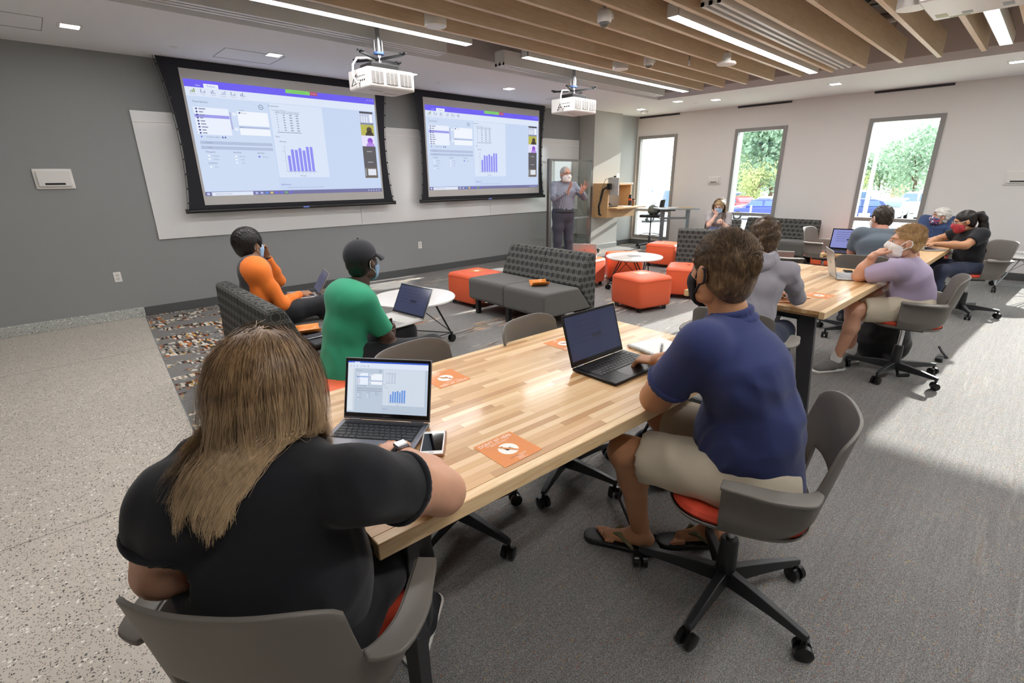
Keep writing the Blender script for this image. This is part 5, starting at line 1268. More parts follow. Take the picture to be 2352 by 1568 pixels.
def fibers(name, pts, r, m, parent, off, nseg_sides=3, taper=.35):
    """pts: (n, k, 3) strand points -> thin tubes joined in one mesh"""
    pts = np.asarray(pts, np.float32); n, k, _ = pts.shape; t = np.gradient(pts, axis=1); t /= np.linalg.norm(t, axis=2, keepdims=True)+1e-9
    ref = np.where(np.abs(t[..., 2:3]) > .9, A(1, 0, 0), A(0, 0, 1)); x = np.cross(t, ref); x /= np.linalg.norm(x, axis=2, keepdims=True)+1e-9; y = np.cross(t, x)
    rad = (np.asarray(r, np.float32)*np.ones(n, np.float32))[:, None]*np.linspace(1, taper, k)[None]; s_ = nseg_sides
    vs = np.stack([pts+(x*math.cos(2*math.pi*j/s_)+y*math.sin(2*math.pi*j/s_))*rad[..., None] for j in range(s_)], 2)
    base = np.arange(n*k*s_).reshape(n, k, s_); a = base[:, :-1]; b = base[:, 1:]
    q = np.stack([a, np.roll(a, -1, 2), np.roll(b, -1, 2), b], -1).reshape(-1, 4)
    return np_mesh(name, [(vs.reshape(-1, 3), q)], m, parent, off)
def ribbons(name, pts, r, m, parent, off, axis_pt, taper=.4):
    """strands as narrow strips lying flat round the head"""
    pts = np.asarray(pts, np.float32); n, k, _ = pts.shape; t = np.gradient(pts, axis=1); t /= np.linalg.norm(t, axis=2, keepdims=True)+1e-9
    out = pts-A(*axis_pt); out[..., 2] *= .3; x = np.cross(t, out); x /= np.linalg.norm(x, axis=2, keepdims=True)+1e-9
    rad = (np.asarray(r, np.float32)*np.ones(n, np.float32))[:, None]*np.linspace(1, taper, k)[None]
    vs = np.stack([pts-x*rad[..., None], pts+x*rad[..., None]], 2); base = np.arange(n*k*2).reshape(n, k, 2); a, b = base[:, :-1], base[:, 1:]
    q = np.stack([a[..., 0], a[..., 1], b[..., 1], b[..., 0]], -1).reshape(-1, 4)
    return np_mesh(name, [(vs.reshape(-1, 3), q)], m, parent, off)
def hair_mat(name, c0, c1, c2=None, tip=None):
    m, t, b = new_mat(name); v = t.coord(); n = t.noise(v, 34, 3, .6); n2 = t.noise(t.coord('Object', scale=(1, 1, .12)), 160, 2)
    f = t.math('ADD', t.math('MULTIPLY', n, .5), t.math('MULTIPLY', n2, .5))
    col = t.ramp(f, [(.32, c0), (.5, c1), (.68, c2 or c1)])
    if tip: z0, z1, ct = tip; sp_ = t.add('ShaderNodeSeparateXYZ', i0=v); g = t.math('DIVIDE', t.math('SUBTRACT', z0, sp_.outputs[2]), z0-z1, clamp=True); col = t.mix(t.math('MULTIPLY', g, t.math('ADD', t.math('MULTIPLY', f, 1.1), .15, clamp=True)), col, lin(ct))
    t.put(b.inputs['Base Color'], col); b.inputs['Roughness'].default_value = .42; b.inputs['Specular IOR Level'].default_value = .4
    return m
def relax(o, n=7):
    md = o.modifiers.new('relax', 'SMOOTH'); md.factor = .5; md.iterations = n
class Person:
    def __init__(s, label, base, face, seat=.46, lean=8, k=1.0, hd=None, hlook=None, hpitch=0, hroll=0, neck=.12, slump=0.0, girth=1.0, skin='c99776', shw=.185, stand=False, twist=0.0, hk=1.0, shrug=0.0):
        s.k = k; s.f = unit(A(face[0], face[1], 0)); s.r = unit(np.cross(s.f, UP)); s.g = girth; s.stand = stand; s.hk = hk
        s.off = A(base[0], base[1], 0.003); s.root = thing('person', label, 'person', tuple(float(x) for x in s.off))
        s.pel = A(base[0], base[1], (seat+.095*k) if not stand else seat); L = math.sin(R(lean)); C = math.cos(R(lean)); sp = s.f*L+UP*C; s.sp = sp
        s.wst = s.pel+sp*.17*k-s.f*slump*.4; s.chs = s.pel+sp*.35*k-s.f*slump*.2; s.nkb = s.pel+sp*.50*k+s.f*slump*.5
        tw = R(twist); s.rs = s.r*math.cos(tw)+s.f*math.sin(tw); s.fs = unit(np.cross(UP, s.rs))
        s.shL = s.pel+sp*(.445+shrug)*k-s.rs*shw*k+s.f*slump*.35; s.shR = s.pel+sp*(.445+shrug)*k+s.rs*shw*k+s.f*slump*.35
        s.F = look(hlook if hlook is not None else face, hpitch, hroll)
        s.hd = A(*hd) if hd is not None else s.nkb+UP*neck*k+s.f*.045*k+s.F[1]*.01
        s.skin = skin_mat('skin_'+skin, skin); s.parts = []
        s.hipL = s.pel-s.r*.095*k-UP*.01; s.hipR = s.pel+s.r*.095*k-UP*.01
    def arms(s, wL, wR, hL=None, hR=None, eL=None, eR=None, l1=.285, l2=.25):
        s.wL, s.wR = A(*wL), A(*wR)
        s.eL = A(*eL) if eL is not None else ik(s.shL, wL, l1*s.k, l2*s.k, hL if hL is not None else -s.r*.7-UP*1-s.f*.3)
        s.eR = A(*eR) if eR is not None else ik(s.shR, wR, l1*s.k, l2*s.k, hR if hR is not None else s.r*.7-UP*1-s.f*.3)
        return s
    def legs(s, knL, knR, anL, anR): s.knL, s.knR, s.anL, s.anR = A(*knL), A(*knR), A(*anL), A(*anR); return s
    def sit_legs(s, spread=.09, fwd=.42, drop=.0, shin=.02, ank=.09, dl=0.0, dr=0.0):
        k = s.k; z = s.pel[2]-.01-drop
        s.knL = s.hipL+s.f*(fwd+dl)*k-s.r*spread; s.knR = s.hipR+s.f*(fwd+dr)*k+s.r*spread; s.knL[2] = s.knR[2] = z
        s.anL = s.knL+s.f*shin; s.anR = s.knR+s.f*shin; s.anL[2] = s.anR[2] = ank; return s
    def body(s, h=.010, hh=.0055, handL=None, handR=None, legs=True, arm=1.0, legg=1.0, hres=.0038):
        k, g = s.k, s.g; S = SDF(.03)
        S.cap(s.pel, s.wst, .10*g*k, .095*g*k, side=s.r, ratio=1.35).cap(s.wst, s.chs, .095*g*k, .10*g*k, side=s.r, ratio=1.4).cap(s.chs, s.nkb-s.sp*.07*k, .10*g*k, .07*k, side=s.rs, ratio=1.5).cap(s.shL, s.shR, .05*k)
        S.cap(s.nkb-s.sp*.03*k, s.hd-s.F[2]*.06*k-s.F[1]*.012*k, .060*k, .054*k)
        a = arm
        for sh, e, w_ in ((s.shL, s.eL, s.wL), (s.shR, s.eR, s.wR)):
            S.chain([sh, (sh+e)/2, e], [.050*k*a, .046*k*a, .040*k*a]); fa = e+(w_-e)*.35; S.chain([e, fa, w_], [.041*k*a, .041*k*a, .026*k*(.5+.5*a)])
        if legs:
            q = legg
            for hp, kn, an in ((s.hipL, s.knL, s.anL), (s.hipR, s.knR, s.anR)):
                S.chain([hp, (hp+kn)/2, kn], [.088*k*q, .076*k*q, .056*k*q]); cf = kn+(an-kn)*.32-s.f*.015; S.chain([kn, cf, an], [.054*k*q, .052*k*q, .032*k*q])
        parts = [S.mesh(h)]
        Hd = SDF(.02); head_sdf(Hd, s.hd, s.F, k*s.hk); Hd.cap(s.nkb-s.sp*.02*k, s.hd-s.F[2]*.055*k-s.F[1]*.012*k, .058*k, .052*k); parts.append(Hd.mesh(hh))
        for w_, hn in ((s.wL, handL), (s.wR, handR)):
            if hn is not None: parts.append(hand_sdf(w_, res=hres, **hn))
        s.obj = np_mesh('body', parts+s.parts, s.skin, s.root, s.off); return s
    def shirt(s, m, sleeve=.6, h=.010, amp=.004, seed=1, hem=.06, arm=1.0, belly=0.0, collar=None, long=False, name='shirt', inflate=1.0, hipw=.0, vneck=False, ring=False):
        k, g = s.k, s.g; i = .014*inflate; S = SDF(.045); lo = s.pel-s.sp*hem*k
        S.cap(lo, s.wst, (.118+hipw)*g*k, .112*g*k+belly, side=s.r, ratio=1.36).cap(s.wst, s.chs, .112*g*k+belly, .116*g*k, side=s.r, ratio=1.40).cap(s.chs, s.nkb-s.sp*.075*k, .116*g*k, .078*k, side=s.rs, ratio=1.55)
        S.cap(s.shL, s.shR, .056*k, k=.05)
        for q in (s.shL, s.shR): S.cap(s.nkb-s.sp*.045*k, q+(s.nkb-q)*.12, .050*k, .052*k, k=.05)
        if belly: S.ell((s.pel+s.wst)/2+s.f*.05, A(.15, .13, .13)*g*k, np.stack([s.r, s.f, UP]), k=.06)
        for sh, e, w_ in ((s.shL, s.eL, s.wL), (s.shR, s.eR, s.wR)):
            if long:
                S.chain([sh, (sh+e)/2, e], [.060*k*arm, .055*k*arm, .050*k*arm], k=.035); S.chain([e, e+(w_-e)*.4, e+(w_-e)*.97], [.050*k*arm, .048*k*arm, .036*k*arm], k=.03); disc_cut(S, e, w_, .93, .05*k, .02)
            else:
                en = sh+(e-sh)*sleeve; S.cap(sh, en, .062*k*arm, .060*k*arm, k=.04); disc_cut(S, sh, e, sleeve, .085*k*arm)
        # neck opening
        S.minus(s.nkb+s.sp*.035*k+s.f*(.02 if vneck else .005), A(.066, .062, .05)*k, np.stack([s.rs, s.fs, UP]))
        if hem: S.plane(lo-UP*.02, -UP)
        o = np_mesh(name, [S.mesh(h, wrinkle(amp, seed))], m, s.root, s.off); relax(o)
        if ring:
            for sh, e in ((s.shL, s.eL), (s.shR, s.eR)):
                d = unit(e-sh); a_, _, b_ = frame(d, UP if abs(d[2]) < .9 else A(1, 0, 0)); c_ = sh+(e-sh)*(sleeve-.03)-s.off
                MB().tube([tuple(c_+(a_*math.cos(q)+b_*math.sin(q))*.0595*k*arm) for q in [2*math.pi*i/36 for i in range(37)]], .0075, 8, False).build('sleeve_hem', m, o, smooth=True)
        if collar is not None:
            C = SDF(.012); n = 22
            for j in range(n):
                pa, pb = [2*math.pi*(j+q)/n for q in (0, 1)]
                pts = [s.nkb+s.sp*(-.022+.016*-math.cos(p))*k+s.rs*.068*k*math.sin(p)+s.fs*(.066*k*math.cos(p)-.004) for p in (pa, pb)]
                if abs(math.cos((pa+pb)/2)-1) < .02: continue
                C.cap(pts[0], pts[1], .012*k, .012*k); q0, q1 = [x+s.sp*.026*k-(x-s.nkb)*.10 for x in pts]; C.cap(q0, q1, .009*k, .009*k)
            np_mesh('collar', [C.mesh(.005)], collar, o, s.off)
        return o
    def trousers(s, m, length=1.0, h=.011, amp=.004, seed=3, g=1.0, name='trousers'):
        """length 1 reaches the ankle, .42 gives shorts"""
        k = s.k; S = SDF(.04); S.cap(s.pel+s.sp*.05*k, s.pel-UP*.02, .118*s.g*k, .122*s.g*k, side=s.r, ratio=1.38)
        for hp, kn, an in ((s.hipL, s.knL, s.anL), (s.hipR, s.knR, s.anR)):
            if length < .6:
                t = length/.5; S.cap(hp, hp+(kn-hp)*t, .104*k*g, .088*k*g); disc_cut(S, hp, kn, t, .13*k, .09)
            else: S.chain([hp, (hp+kn)/2, kn], [.100*k*g, .088*k*g, .070*k*g]); S.chain([kn, kn+(an-kn)*.4, an], [.070*k*g, .062*k*g, .048*k*g]); disc_cut(S, kn, an, .97, .09*k)
        o = np_mesh(name, [S.mesh(h, wrinkle(amp, seed))], m, s.root, s.off); relax(o); return o
    def shoe(s, an, d, m, sole=None, L=.27):
        d = unit(A(d[0], d[1], 0)); r = unit(np.cross(d, UP)); S = SDF(.03); b = A(an[0], an[1], 0)
        S.cap(b-d*.045+UP*.05, b+d*.05+UP*.055, .036, .036, side=r, ratio=1.05).cap(b+d*.04+UP*.045, b+d*(L-.105)+UP*.032, .036, .028, side=r, ratio=1.35).cap(b-d*.035+UP*.06, b-d*.02+UP*.10, .036, .038)
        S.plane(b+UP*.008, -UP); S.plane(b+UP*.118, UP); o = np_mesh('shoe', [S.mesh(.007)], m, s.root, s.off)
        T = SDF(.02); T.cap(b-d*.05+UP*.02, b+d*(L-.10)+UP*.02, .040, .040, side=r, ratio=1.1); T.plane(b+UP*.0015, -UP); T.plane(b+UP*.024, UP); np_mesh('sole', [T.mesh(.006)], sole or M_whitepl, o, s.off)
        return o
    def P(s, x, y, z): r, f, u = s.F; return s.hd+(r*x+f*y+u*z)*s.k*s.hk
    def hair_cap(s, m, th=.012, h=.006, amp=.004, seed=5, front=.0, low=0.0, name='hair', sides=1.0, nape=1.0, freq=70):
        S = SDF(.02); fr = np.stack(s.F); k = s.k*s.hk
        S.ell(s.P(0, -.016, .032), A(.076+th*sides, .096+th, .089+th)*k, fr); S.ell(s.P(0, -.045, -.03), A(.066+th*.5*sides, .052+th*.5, .07*nape)*k, fr, k=.03)
        S.minus(s.P(0, .105, -.045+front), A(.085, .075, .105)*k, fr); S.minus(s.P(0, .03, -.135+low), A(.16, .105, .10)*k, fr)
        for q in (-1, 1): S.minus(s.P(q*.092, .012, -.022), A(.034, .042, .050)*k, fr)
        rr = np.random.RandomState(seed); D = rr.normal(size=(5, 3)).astype(np.float32)*freq
        return np_mesh(name, [S.mesh(h, lambda P: amp*sum(np.sin(P@d+i) for i, d in enumerate(D))*.4)], m, s.root, s.off)
    def mask(s, m, loops=True, loopm=None, wide=False, strap=.0022):
        S = SDF(.02); fr = np.stack(s.F); k = s.k*s.hk
        S.ell(s.P(0, .032, -.037), A(.068, .074, .086)*k, fr); S.ell(s.P(0, .064, -.090), A(.040, .038, .034)*k, fr, k=.03); S.cap(s.P(0, .092, .0), s.P(0, .110, -.034), .014*k, .020*k, k=.03)
        for q in (-1, 1): S.ell(s.P(q*.04, .052, -.04), A(.033, .036, .036)*k, fr, k=.02); S.ell(s.P(q*.05, .024, -.078), A(.024, .044, .030)*k, fr, k=.02)
        r_, f_, u_ = s.F; S.plane(s.P(0, .10, -.004), u_-f_*.36); S.plane(s.P(0, .018 if wide else .034, 0), -f_); S.plane(s.P(0, .0, -.120), -u_)
        o = np_mesh('face_mask', [S.mesh(.005)], m, s.root, s.off)
        if loops:
            for q in (-1, 1):
                mb = MB()
                for z0, z1 in ((-.032, .018), (-.082, -.035)): mb.tube([tuple(s.P(q*.060, .045, z0)-s.off), tuple(s.P(q*.074, .025, (z0+z1)/2)-s.off), tuple(s.P(q*.084, .0, z1)-s.off)], strap, 6)
                mb.tube([tuple(s.P(q*.084, .0, .018)-s.off), tuple(s.P(q*.088, -.02, .012)-s.off), tuple(s.P(q*.090, -.026, -.006)-s.off), tuple(s.P(q*.086, -.02, -.028)-s.off), tuple(s.P(q*.084, .0, -.035)-s.off)], strap, 6)
                mb.build('ear_loop', loopm or m, o)
        return o
    def eyes(s, glasses=None, brow='4a3a2c'):
        for q in (-1, 1):
            o = MB().ball(tuple(s.P(q*.031, .079, .002)-s.off), .0100*s.k, 12).build('eye', mat('eye_white', 'bdb4ac', .25), s.root); MB().ball(tuple(s.P(q*.031, .0860, .002)-s.off), .0060*s.k, 10).build('iris', mat('iris_dark', '2e2620', .15), o)
            MB().tube([tuple(s.P(q*.014, .094, .022)-s.off), tuple(s.P(q*.032, .093, .027)-s.off), tuple(s.P(q*.05, .079, .022)-s.off)], [.003, .004, .002], 6).build('eyebrow', mat('brow_'+brow, brow, .8), s.root)
        if glasses is not None:
            mb = MB()
            for q in (-1, 1):
                mb.tube([tuple(s.P(q*.034+.026*math.cos(a), .102, .0+.019*math.sin(a))-s.off) for a in [2*math.pi*i/16 for i in range(17)]], .0022, 6, False); mb.tube([tuple(s.P(q*.060, .10, .006)-s.off), tuple(s.P(q*.078, .07, .008)-s.off), tuple(s.P(q*.084, -.01, .012)-s.off)], .002, 6)
            mb.tube([tuple(s.P(-.008, .103, .003)-s.off), tuple(s.P(.008, .103, .003)-s.off)], .002, 6); mb.build('glasses', glasses, s.root)
        return s
    def strands(s, m, n=1500, length=.03, r=.0007, seed=1, droop=.4, zmin=-.04, fmax=.06, spread=.5, comb=(0, -1, .2), base=.004, name='hair_strands', segs=5, ymaxside=.06):
        """short hair: fibres rooted on the skull, combed one way"""
        rr = np.random.RandomState(seed); k = s.k*s.hk; r_, f, u = s.F; d = rr.normal(size=(n*3, 3)); d /= np.linalg.norm(d, axis=1)[:, None]
        L = d*A(.076+base, .096+base, .089+base)+A(0, -.016, .032); ok = (L[:, 2] > zmin) & ((L[:, 1] < fmax) | (L[:, 2] > .075)) & ~((L[:, 1] > .0) & (L[:, 2] < .02) & (np.abs(L[:, 0]) > .05) & (L[:, 1] > ymaxside-.06)); L = L[ok][:n]; N = d[ok][:n]
        cb = np.array(comb, np.float32); t = cb-N*(N@cb)[:, None]; t /= np.linalg.norm(t, axis=1)[:, None]+1e-6
        dirs = N*.55+t+rr.normal(size=L.shape)*spread*.35; dirs /= np.linalg.norm(dirs, axis=1)[:, None]; ln = length*rr.uniform(.6, 1.2, (len(L), 1)); pts = []
        for i in range(segs): q = i/(segs-1); pts.append(L+dirs*ln*q-N*ln*droop*q*q*.6)
        pts = np.stack(pts, 1)*k; W = pts[..., 0:1]*r_+pts[..., 1:2]*f+pts[..., 2:3]*u+s.hd
        return fibers(name, W, r, m, s.root, s.off)
# ----------------------------------------------------------------- woman in the foreground (seen from behind)
W_f = unit(A(.76, .65, 0)); W_r = unit(np.cross(W_f, UP))
p = Person('woman with long blond hair in a black T-shirt, seen from behind at the near table', (.205, .985), W_f, seat=.475, lean=3, k=1.0, hd=(.268, 1.015, 1.118), hlook=(.80, .60), hpitch=-10, girth=1.16, skin='d3a184', shw=.195, slump=.03)
p.nkb = A(.22, .975, 1.005); p.shL = A(.065, 1.02, .945); p.shR = A(.345, .805, .962)
p.arms((.34, 1.17, .64), (.592, 1.095, .797), eR=(.572, .868, .800), eL=(.03, 1.06, .79)); p.sit_legs(spread=.05, drop=.02)
p.body(h=.008, hh=.006, arm=1.28, legg=1.05, handR=dict(d=(-.05, .98, -.12), n=(0, 0, -1), thumb=-1, curl=.28), handL=dict(d=(.8, .1, -.2), n=(0, 0, -1), thumb=1, curl=.3))
M_blk = cloth_mat('tee_black', '131419', .95, .1)
p.shirt(M_blk, sleeve=.46, h=.0065, amp=.005, seed=21, hem=.05, arm=1.22, belly=.015, ring=True); p.trousers(cloth_mat('trousers_black', '17171b'), g=1.08)
for an in (p.anL, p.anR): p.shoe(an, W_f, mat('shoe_dark', '25262a', .6))
# watch on the right wrist
wd = unit(p.wR-p.eR); r0, f0, u0 = frame(wd); mb = MB()
c0 = p.wR-wd*.012-p.off; rows = [[tuple(c0+wd*q+(r0*math.cos(a)+u0*math.sin(a))*.0305) for a in [2*math.pi*i/24 for i in range(24)]] for q in (-.011, .011)]
mb.grid(rows, wrap=True); o = mb.build('watch_band', mat('watch_black', '1c1c20', .4), p.root, smooth=True); so = o.modifiers.new('s', 'SOLIDIFY'); so.thickness = .004
Qm = Matrix((Vector(r0), Vector(wd), Vector(u0))).transposed(); MB().box(tuple(c0+u0*.034), (.034, .038, .011), Qm).build('watch_case', mat('watch_steel', '6f6a72', .2, .8), p.root, bevel=.004, seg=3); MB().box(tuple(c0+u0*.0398), (.029, .033, .001), Qm).build('watch_glass', mat('watch_glass', '2a1714', .05), p.root)
M_blond = hair_mat('hair_blond', '54402c', '8a6d4c', 'b5966f', tip=(1.17, .96, 'd8bf97'))
def long_hair(p, m, n_guides, n_child, length, seed, r=.0009, wave=.010, spread=.016, start_back=-.02, segs=20, out=.012, ends_light=False, lat=.0, froot=.055, tipz=None, pull=0.0):
    rr = np.random.RandomState(seed); k = p.k*p.hk; r_, f, u = p.F; el = A(.078, .098, .092)+out; cen = A(0, -.014, .03); G = []; n = 0
    while len(G) < n_guides:
        d = rr.normal(size=3); d /= np.linalg.norm(d); L = d*el+cen
        if L[2] < -.01 or (L[1] > froot and (L[2] < .10 or froot < 0)): continue
        pos = p.hd+(r_*L[0]+f*L[1]+u*L[2])*k; pts = [pos.copy()]; ph = rr.uniform(0, 6.3); fq = rr.uniform(4, 9); ln = length*rr.uniform(.72, 1.08)*(1+.12*(abs(L[0]) < .05)); ln = ln if tipz is None else ((pos[2]-tipz)*1.12+.05+.9*max(0, L[1]+.06))*rr.uniform(.74, 1.1); step = ln/(segs-1)
        side = 1 if L[0] > 0 else -1; crown = A(0, -.005, .135)
        v = unit((r_*(L[0]-crown[0])+f*(L[1]-crown[1]-.0)*.8+u*(L[2]-crown[2])))
        for i in range(1, segs):
            q = i/segs; loc = np.array([(pos-p.hd)@r_, (pos-p.hd)@f, (pos-p.hd)@u])/k-cen
            nrm = loc/el; s_ = np.linalg.norm(nrm); nw = unit(r_*nrm[0]/el[0]+f*nrm[1]/el[1]+u*nrm[2]/el[2])
            lx = float((pos-p.hd)@r_); g = -UP*(.5+.6*q)-f*.10+r_*side*lat*q-r_*(lx+.03)*(pull if lx > -.03 else pull*.45)*max(0, q-.3)
            v = unit(v*.72+g*.42); 
            if s_ < 1.12: v = unit(v-nw*min(0, float(v@nw))*1.0-nw*max(0, float(v@nw))*.6)
            pos = pos+v*step
            loc = np.array([(pos-p.hd)@r_, (pos-p.hd)@f, (pos-p.hd)@u])/k-cen; s_ = np.linalg.norm(loc/el)
            if s_ < 1.0: pos = p.hd+(r_*1)*0+((r_*(loc/s_+cen)[0]+f*(loc/s_+cen)[1]+u*(loc/s_+cen)[2])*k)
            # keep clear of neck, shoulders and back
            for a, b, rad, rat in ((p.chs, p.nkb-p.sp*.075, .128*p.g, 1.5), (p.shL, p.shR, .083, 1.0), (p.wst, p.chs, .130*p.g, 1.42)):
                ab = b-a; t = float(np.clip((pos-a)@ab/(ab@ab), 0, 1)); w_ = pos-(a+ab*t); lat_ = w_@p.r; w2 = w_-p.r*lat_*(1-1/rat); dd = np.linalg.norm(w2)
                if dd < rad: pos = pos+unit(w_-p.r*lat_*.95-p.f*.02)*(rad-dd)*.9
            pts.append(pos+(r_*math.sin(fq*q+ph)+f*.5*math.cos(fq*.8*q+ph))*wave*q)
        G.append(pts)
    G = np.array(G, np.float32); C = []
    q = np.linspace(0, 1, segs)[None, :, None]
    for _ in range(n_child):
        o = rr.normal(size=(len(G), 1, 3)).astype(np.float32)*spread; o2 = rr.normal(size=(len(G), 1, 3)).astype(np.float32)*spread*.35
        C.append(G+o*(1-.55*q**1.3)+o2*q+rr.normal(size=(len(G), 1, 3)).astype(np.float32)*wave*.25*np.sin(q*14+rr.uniform(0, 6)))
    return ribbons('hair_strands', np.concatenate(C).astype(np.float32), r, m, p.root, p.off, p.hd)
p.hair_cap(M_blond, th=.010, seed=3, h=.006, low=-.01)
long_hair(p, M_blond, 390, 30, .31, 11, r=.0006, wave=.013, spread=.0065, out=.006, lat=.0, tipz=.962, pull=7.0)
# ----------------------------------------------------------------- man in the navy polo
N_f = unit(A(-.40, .92, 0)); N_r = unit(np.cross(N_f, UP))
p = Person('man in a navy polo and khaki shorts with a black mask at the near table', (1.625, .50), N_f, seat=.475, lean=16, k=1.06, hd=(1.602, .697, 1.232), hlook=(.36, .93), hpitch=-2, girth=1.12, skin='b8845f', shw=.195, slump=.045)
p.nkb = A(1.605, .655, 1.095); p.shL = A(1.425, .655, 1.02); p.shR = A(1.80, .735, 1.02)
p.arms((1.67, .885, .785), (1.748, .985, .802), eL=(1.435, .80, .795), eR=(1.93, .80, .83))
p.legs((1.425, .905, .54), (1.77, .955, .55), (1.575, .90, .10), (1.83, .70, .105))
p.body(h=.008, hh=.005, arm=1.15, legg=1.0, handR=dict(d=(.02, .97, -.18), n=(.1, .1, -1), thumb=-1, curl=.62, tcurl=.7), handL=dict(d=(.9, .2, -.05), n=(0, 0, -1), thumb=1, curl=.3))
M_navy = cloth_mat('polo_navy', '2a3463', .9, .12)
p.shirt(M_navy, sleeve=.72, h=.007, amp=.006, seed=12, hem=.05, arm=1.16, belly=.01, collar=M_navy, ring=True)
p.trousers(cloth_mat('shorts_khaki', 'c3b8a2'), length=.40, g=1.06, h=.009, amp=.006, seed=8, name='shorts')
MB().tube([tuple(p.pel-p.off+p.sp*.035+(N_r*.165*math.cos(a)+N_f*.128*math.sin(a))*1.06) for a in [2*math.pi*i/32 for i in range(33)]], .016, 8, False).build('belt', M_black, p.root)
M_brown = hair_mat('hair_brown', '3a2b1d', '604a33', '8f7555')
p.hair_cap(M_brown, th=.008, seed=7, h=.005, amp=.001); p.strands(M_brown, 6500, .020, .0006, 2, droop=.7, zmin=-.075, comb=(.1, -.35, -.75), base=.007, spread=.45); p.strands(M_brown, 3200, .034, .0007, 4, droop=.9, zmin=.06, fmax=.11, comb=(.55, .85, -.1), base=.008, spread=.45)
p.mask(mat('mask_black', '15151a', .85), strap=.004); p.eyes()
# flip-flops
for an, d, lb in ((p.anL, A(-.45, .89, 0), 'l'), (p.anR, A(-.6, .55, 0), 'r')):
    b = A(an[0], an[1], 0)+A(0, 0, .003); d = unit(d); rr_ = unit(np.cross(d, UP)); S = SDF(.02); S.cap(b-d*.05+UP*.012, b+d*.19+UP*.012, .042, .046, side=rr_, ratio=1.05); S.plane(b+UP*.001, -UP); S.plane(b+UP*.024, UP); fo = np_mesh('flip_flop', [S.mesh(.006)], M_black, p.root, p.off)
    T = SDF(.01); T.chain([b+d*.125+UP*.045, b+d*.08+rr_*.025+UP*.07, b+d*.02+rr_*.046+UP*.03], [.008, .009, .008]).chain([b+d*.125+UP*.045, b+d*.08-rr_*.025+UP*.07, b+d*.02-rr_*.046+UP*.03], [.008, .009, .008]); np_mesh('strap', [T.mesh(.005)], cloth_mat('strap_olive', '6f6a4c'), fo, p.off)
    Ft = SDF(.018); Ft.cap(b-d*.035+UP*.055, b+d*.02+UP*.075, .032, .034).cap(b+d*.0+UP*.06, b+d*.13+UP*.038, .034, .022, side=rr_, ratio=1.25)
    Ft.cap(b-d*.01+UP*.07, A(*an)+UP*.06, .036, .034)
    for i, o in enumerate((-.034, -.016, 0, .016, .033) if lb == 'l' else (.034, .016, 0, -.016, -.033)):
        q0 = b+d*(.135-.007*i)-rr_*o+UP*.034; Ft.cap(q0, q0+d*(.045-.005*i)-UP*.004, .0115 if i == 0 else .009, .0095 if i == 0 else .0075, k=.004)
    v_, f_ = Ft.mesh(.0045); np_mesh('foot', [(v_, f_)], p.skin, p.root, p.off)
# ----------------------------------------------------------------- man in green on the ottoman
f = unit(A(.93, -.10, 0)); r = unit(np.cross(f, UP))
p = Person('man in a green T-shirt and black cap sitting on an orange ottoman with a laptop', (1.21, 2.80), f, seat=.405, lean=9, k=1.0, hd=(1.41, 2.865, 1.045), hlook=(.92, .30), hpitch=2, skin='4e3426', slump=.05, girth=1.02)
p.nkb = A(1.365, 2.845, .915); p.shL = A(1.36, 3.02, .85); p.shR = A(1.30, 2.665, .845)
p.arms((1.56, 2.86, .60), (1.50, 2.88, .585), eL=(1.45, 3.08, .62), eR=(1.415, 2.645, .60)); p.sit_legs(spread=.10, fwd=.50, drop=-.02, shin=.05)
p.body(arm=1.0, handR=dict(d=(-.35, .9, .1), n=(-1, -.2, 0), thumb=1, curl=.35), handL=dict(d=(-.2, -.9, .0), n=(-1, 0, 0), thumb=-1, curl=.3))
p.shirt(cloth_mat('tee_green', '2e9a72'), sleeve=.78, h=.008, amp=.006, seed=31, hem=.10, arm=1.12, hipw=.045); p.trousers(cloth_mat('jeans_black', '1a1b20'), g=.93)
for an in (p.anL, p.anR): p.shoe(an, f, mat('shoe_dark', '25262a', .6))
M_dkhair = hair_mat('hair_black', '0d0b0a', '191513', '2a2320'); p.mask(mat('mask_blue', '9fc0de', .8), loopm=M_whitepl); p.eyes()
p.hair_cap(M_dkhair, th=.005, amp=.002, seed=2)
C = SDF(.02); fr = np.stack(p.F); C.ell(p.P(0, -.012, .045), A(.090, .110, .098), fr); C.plane(p.P(0, 0, .030)-p.F[1]*0, -(p.F[2]*.96-p.F[1]*.22)); cp_ = np_mesh('cap_crown', [C.mesh(.006)], cloth_mat('cap_black', '22232a'), p.root, p.off)
rows = []
for j in range(7):
    q = j/6; rows.append([tuple(p.P(math.sin(a)*(.085+.0*q), .075*math.cos(a)*1.0+.02+q*.075*math.cos(a)**.5 if math.cos(a) > 0 else .02, .042-.012*q-.02*q*q-abs(math.sin(a))**2*.012*q)-p.off) for a in [R(-75+150*i/14) for i in range(15)]])
mb = MB(); mb.grid(rows); b_ = mb.build('cap_brim', cloth_mat('cap_black', '22232a'), p.root, smooth=True); so = b_.modifiers.new('s', 'SOLIDIFY'); so.thickness = .004
MB().ball(tuple(p.P(0, -.012, .145)-p.off), .006, 10).build('button', cloth_mat('cap_black', '22232a'), cp_)
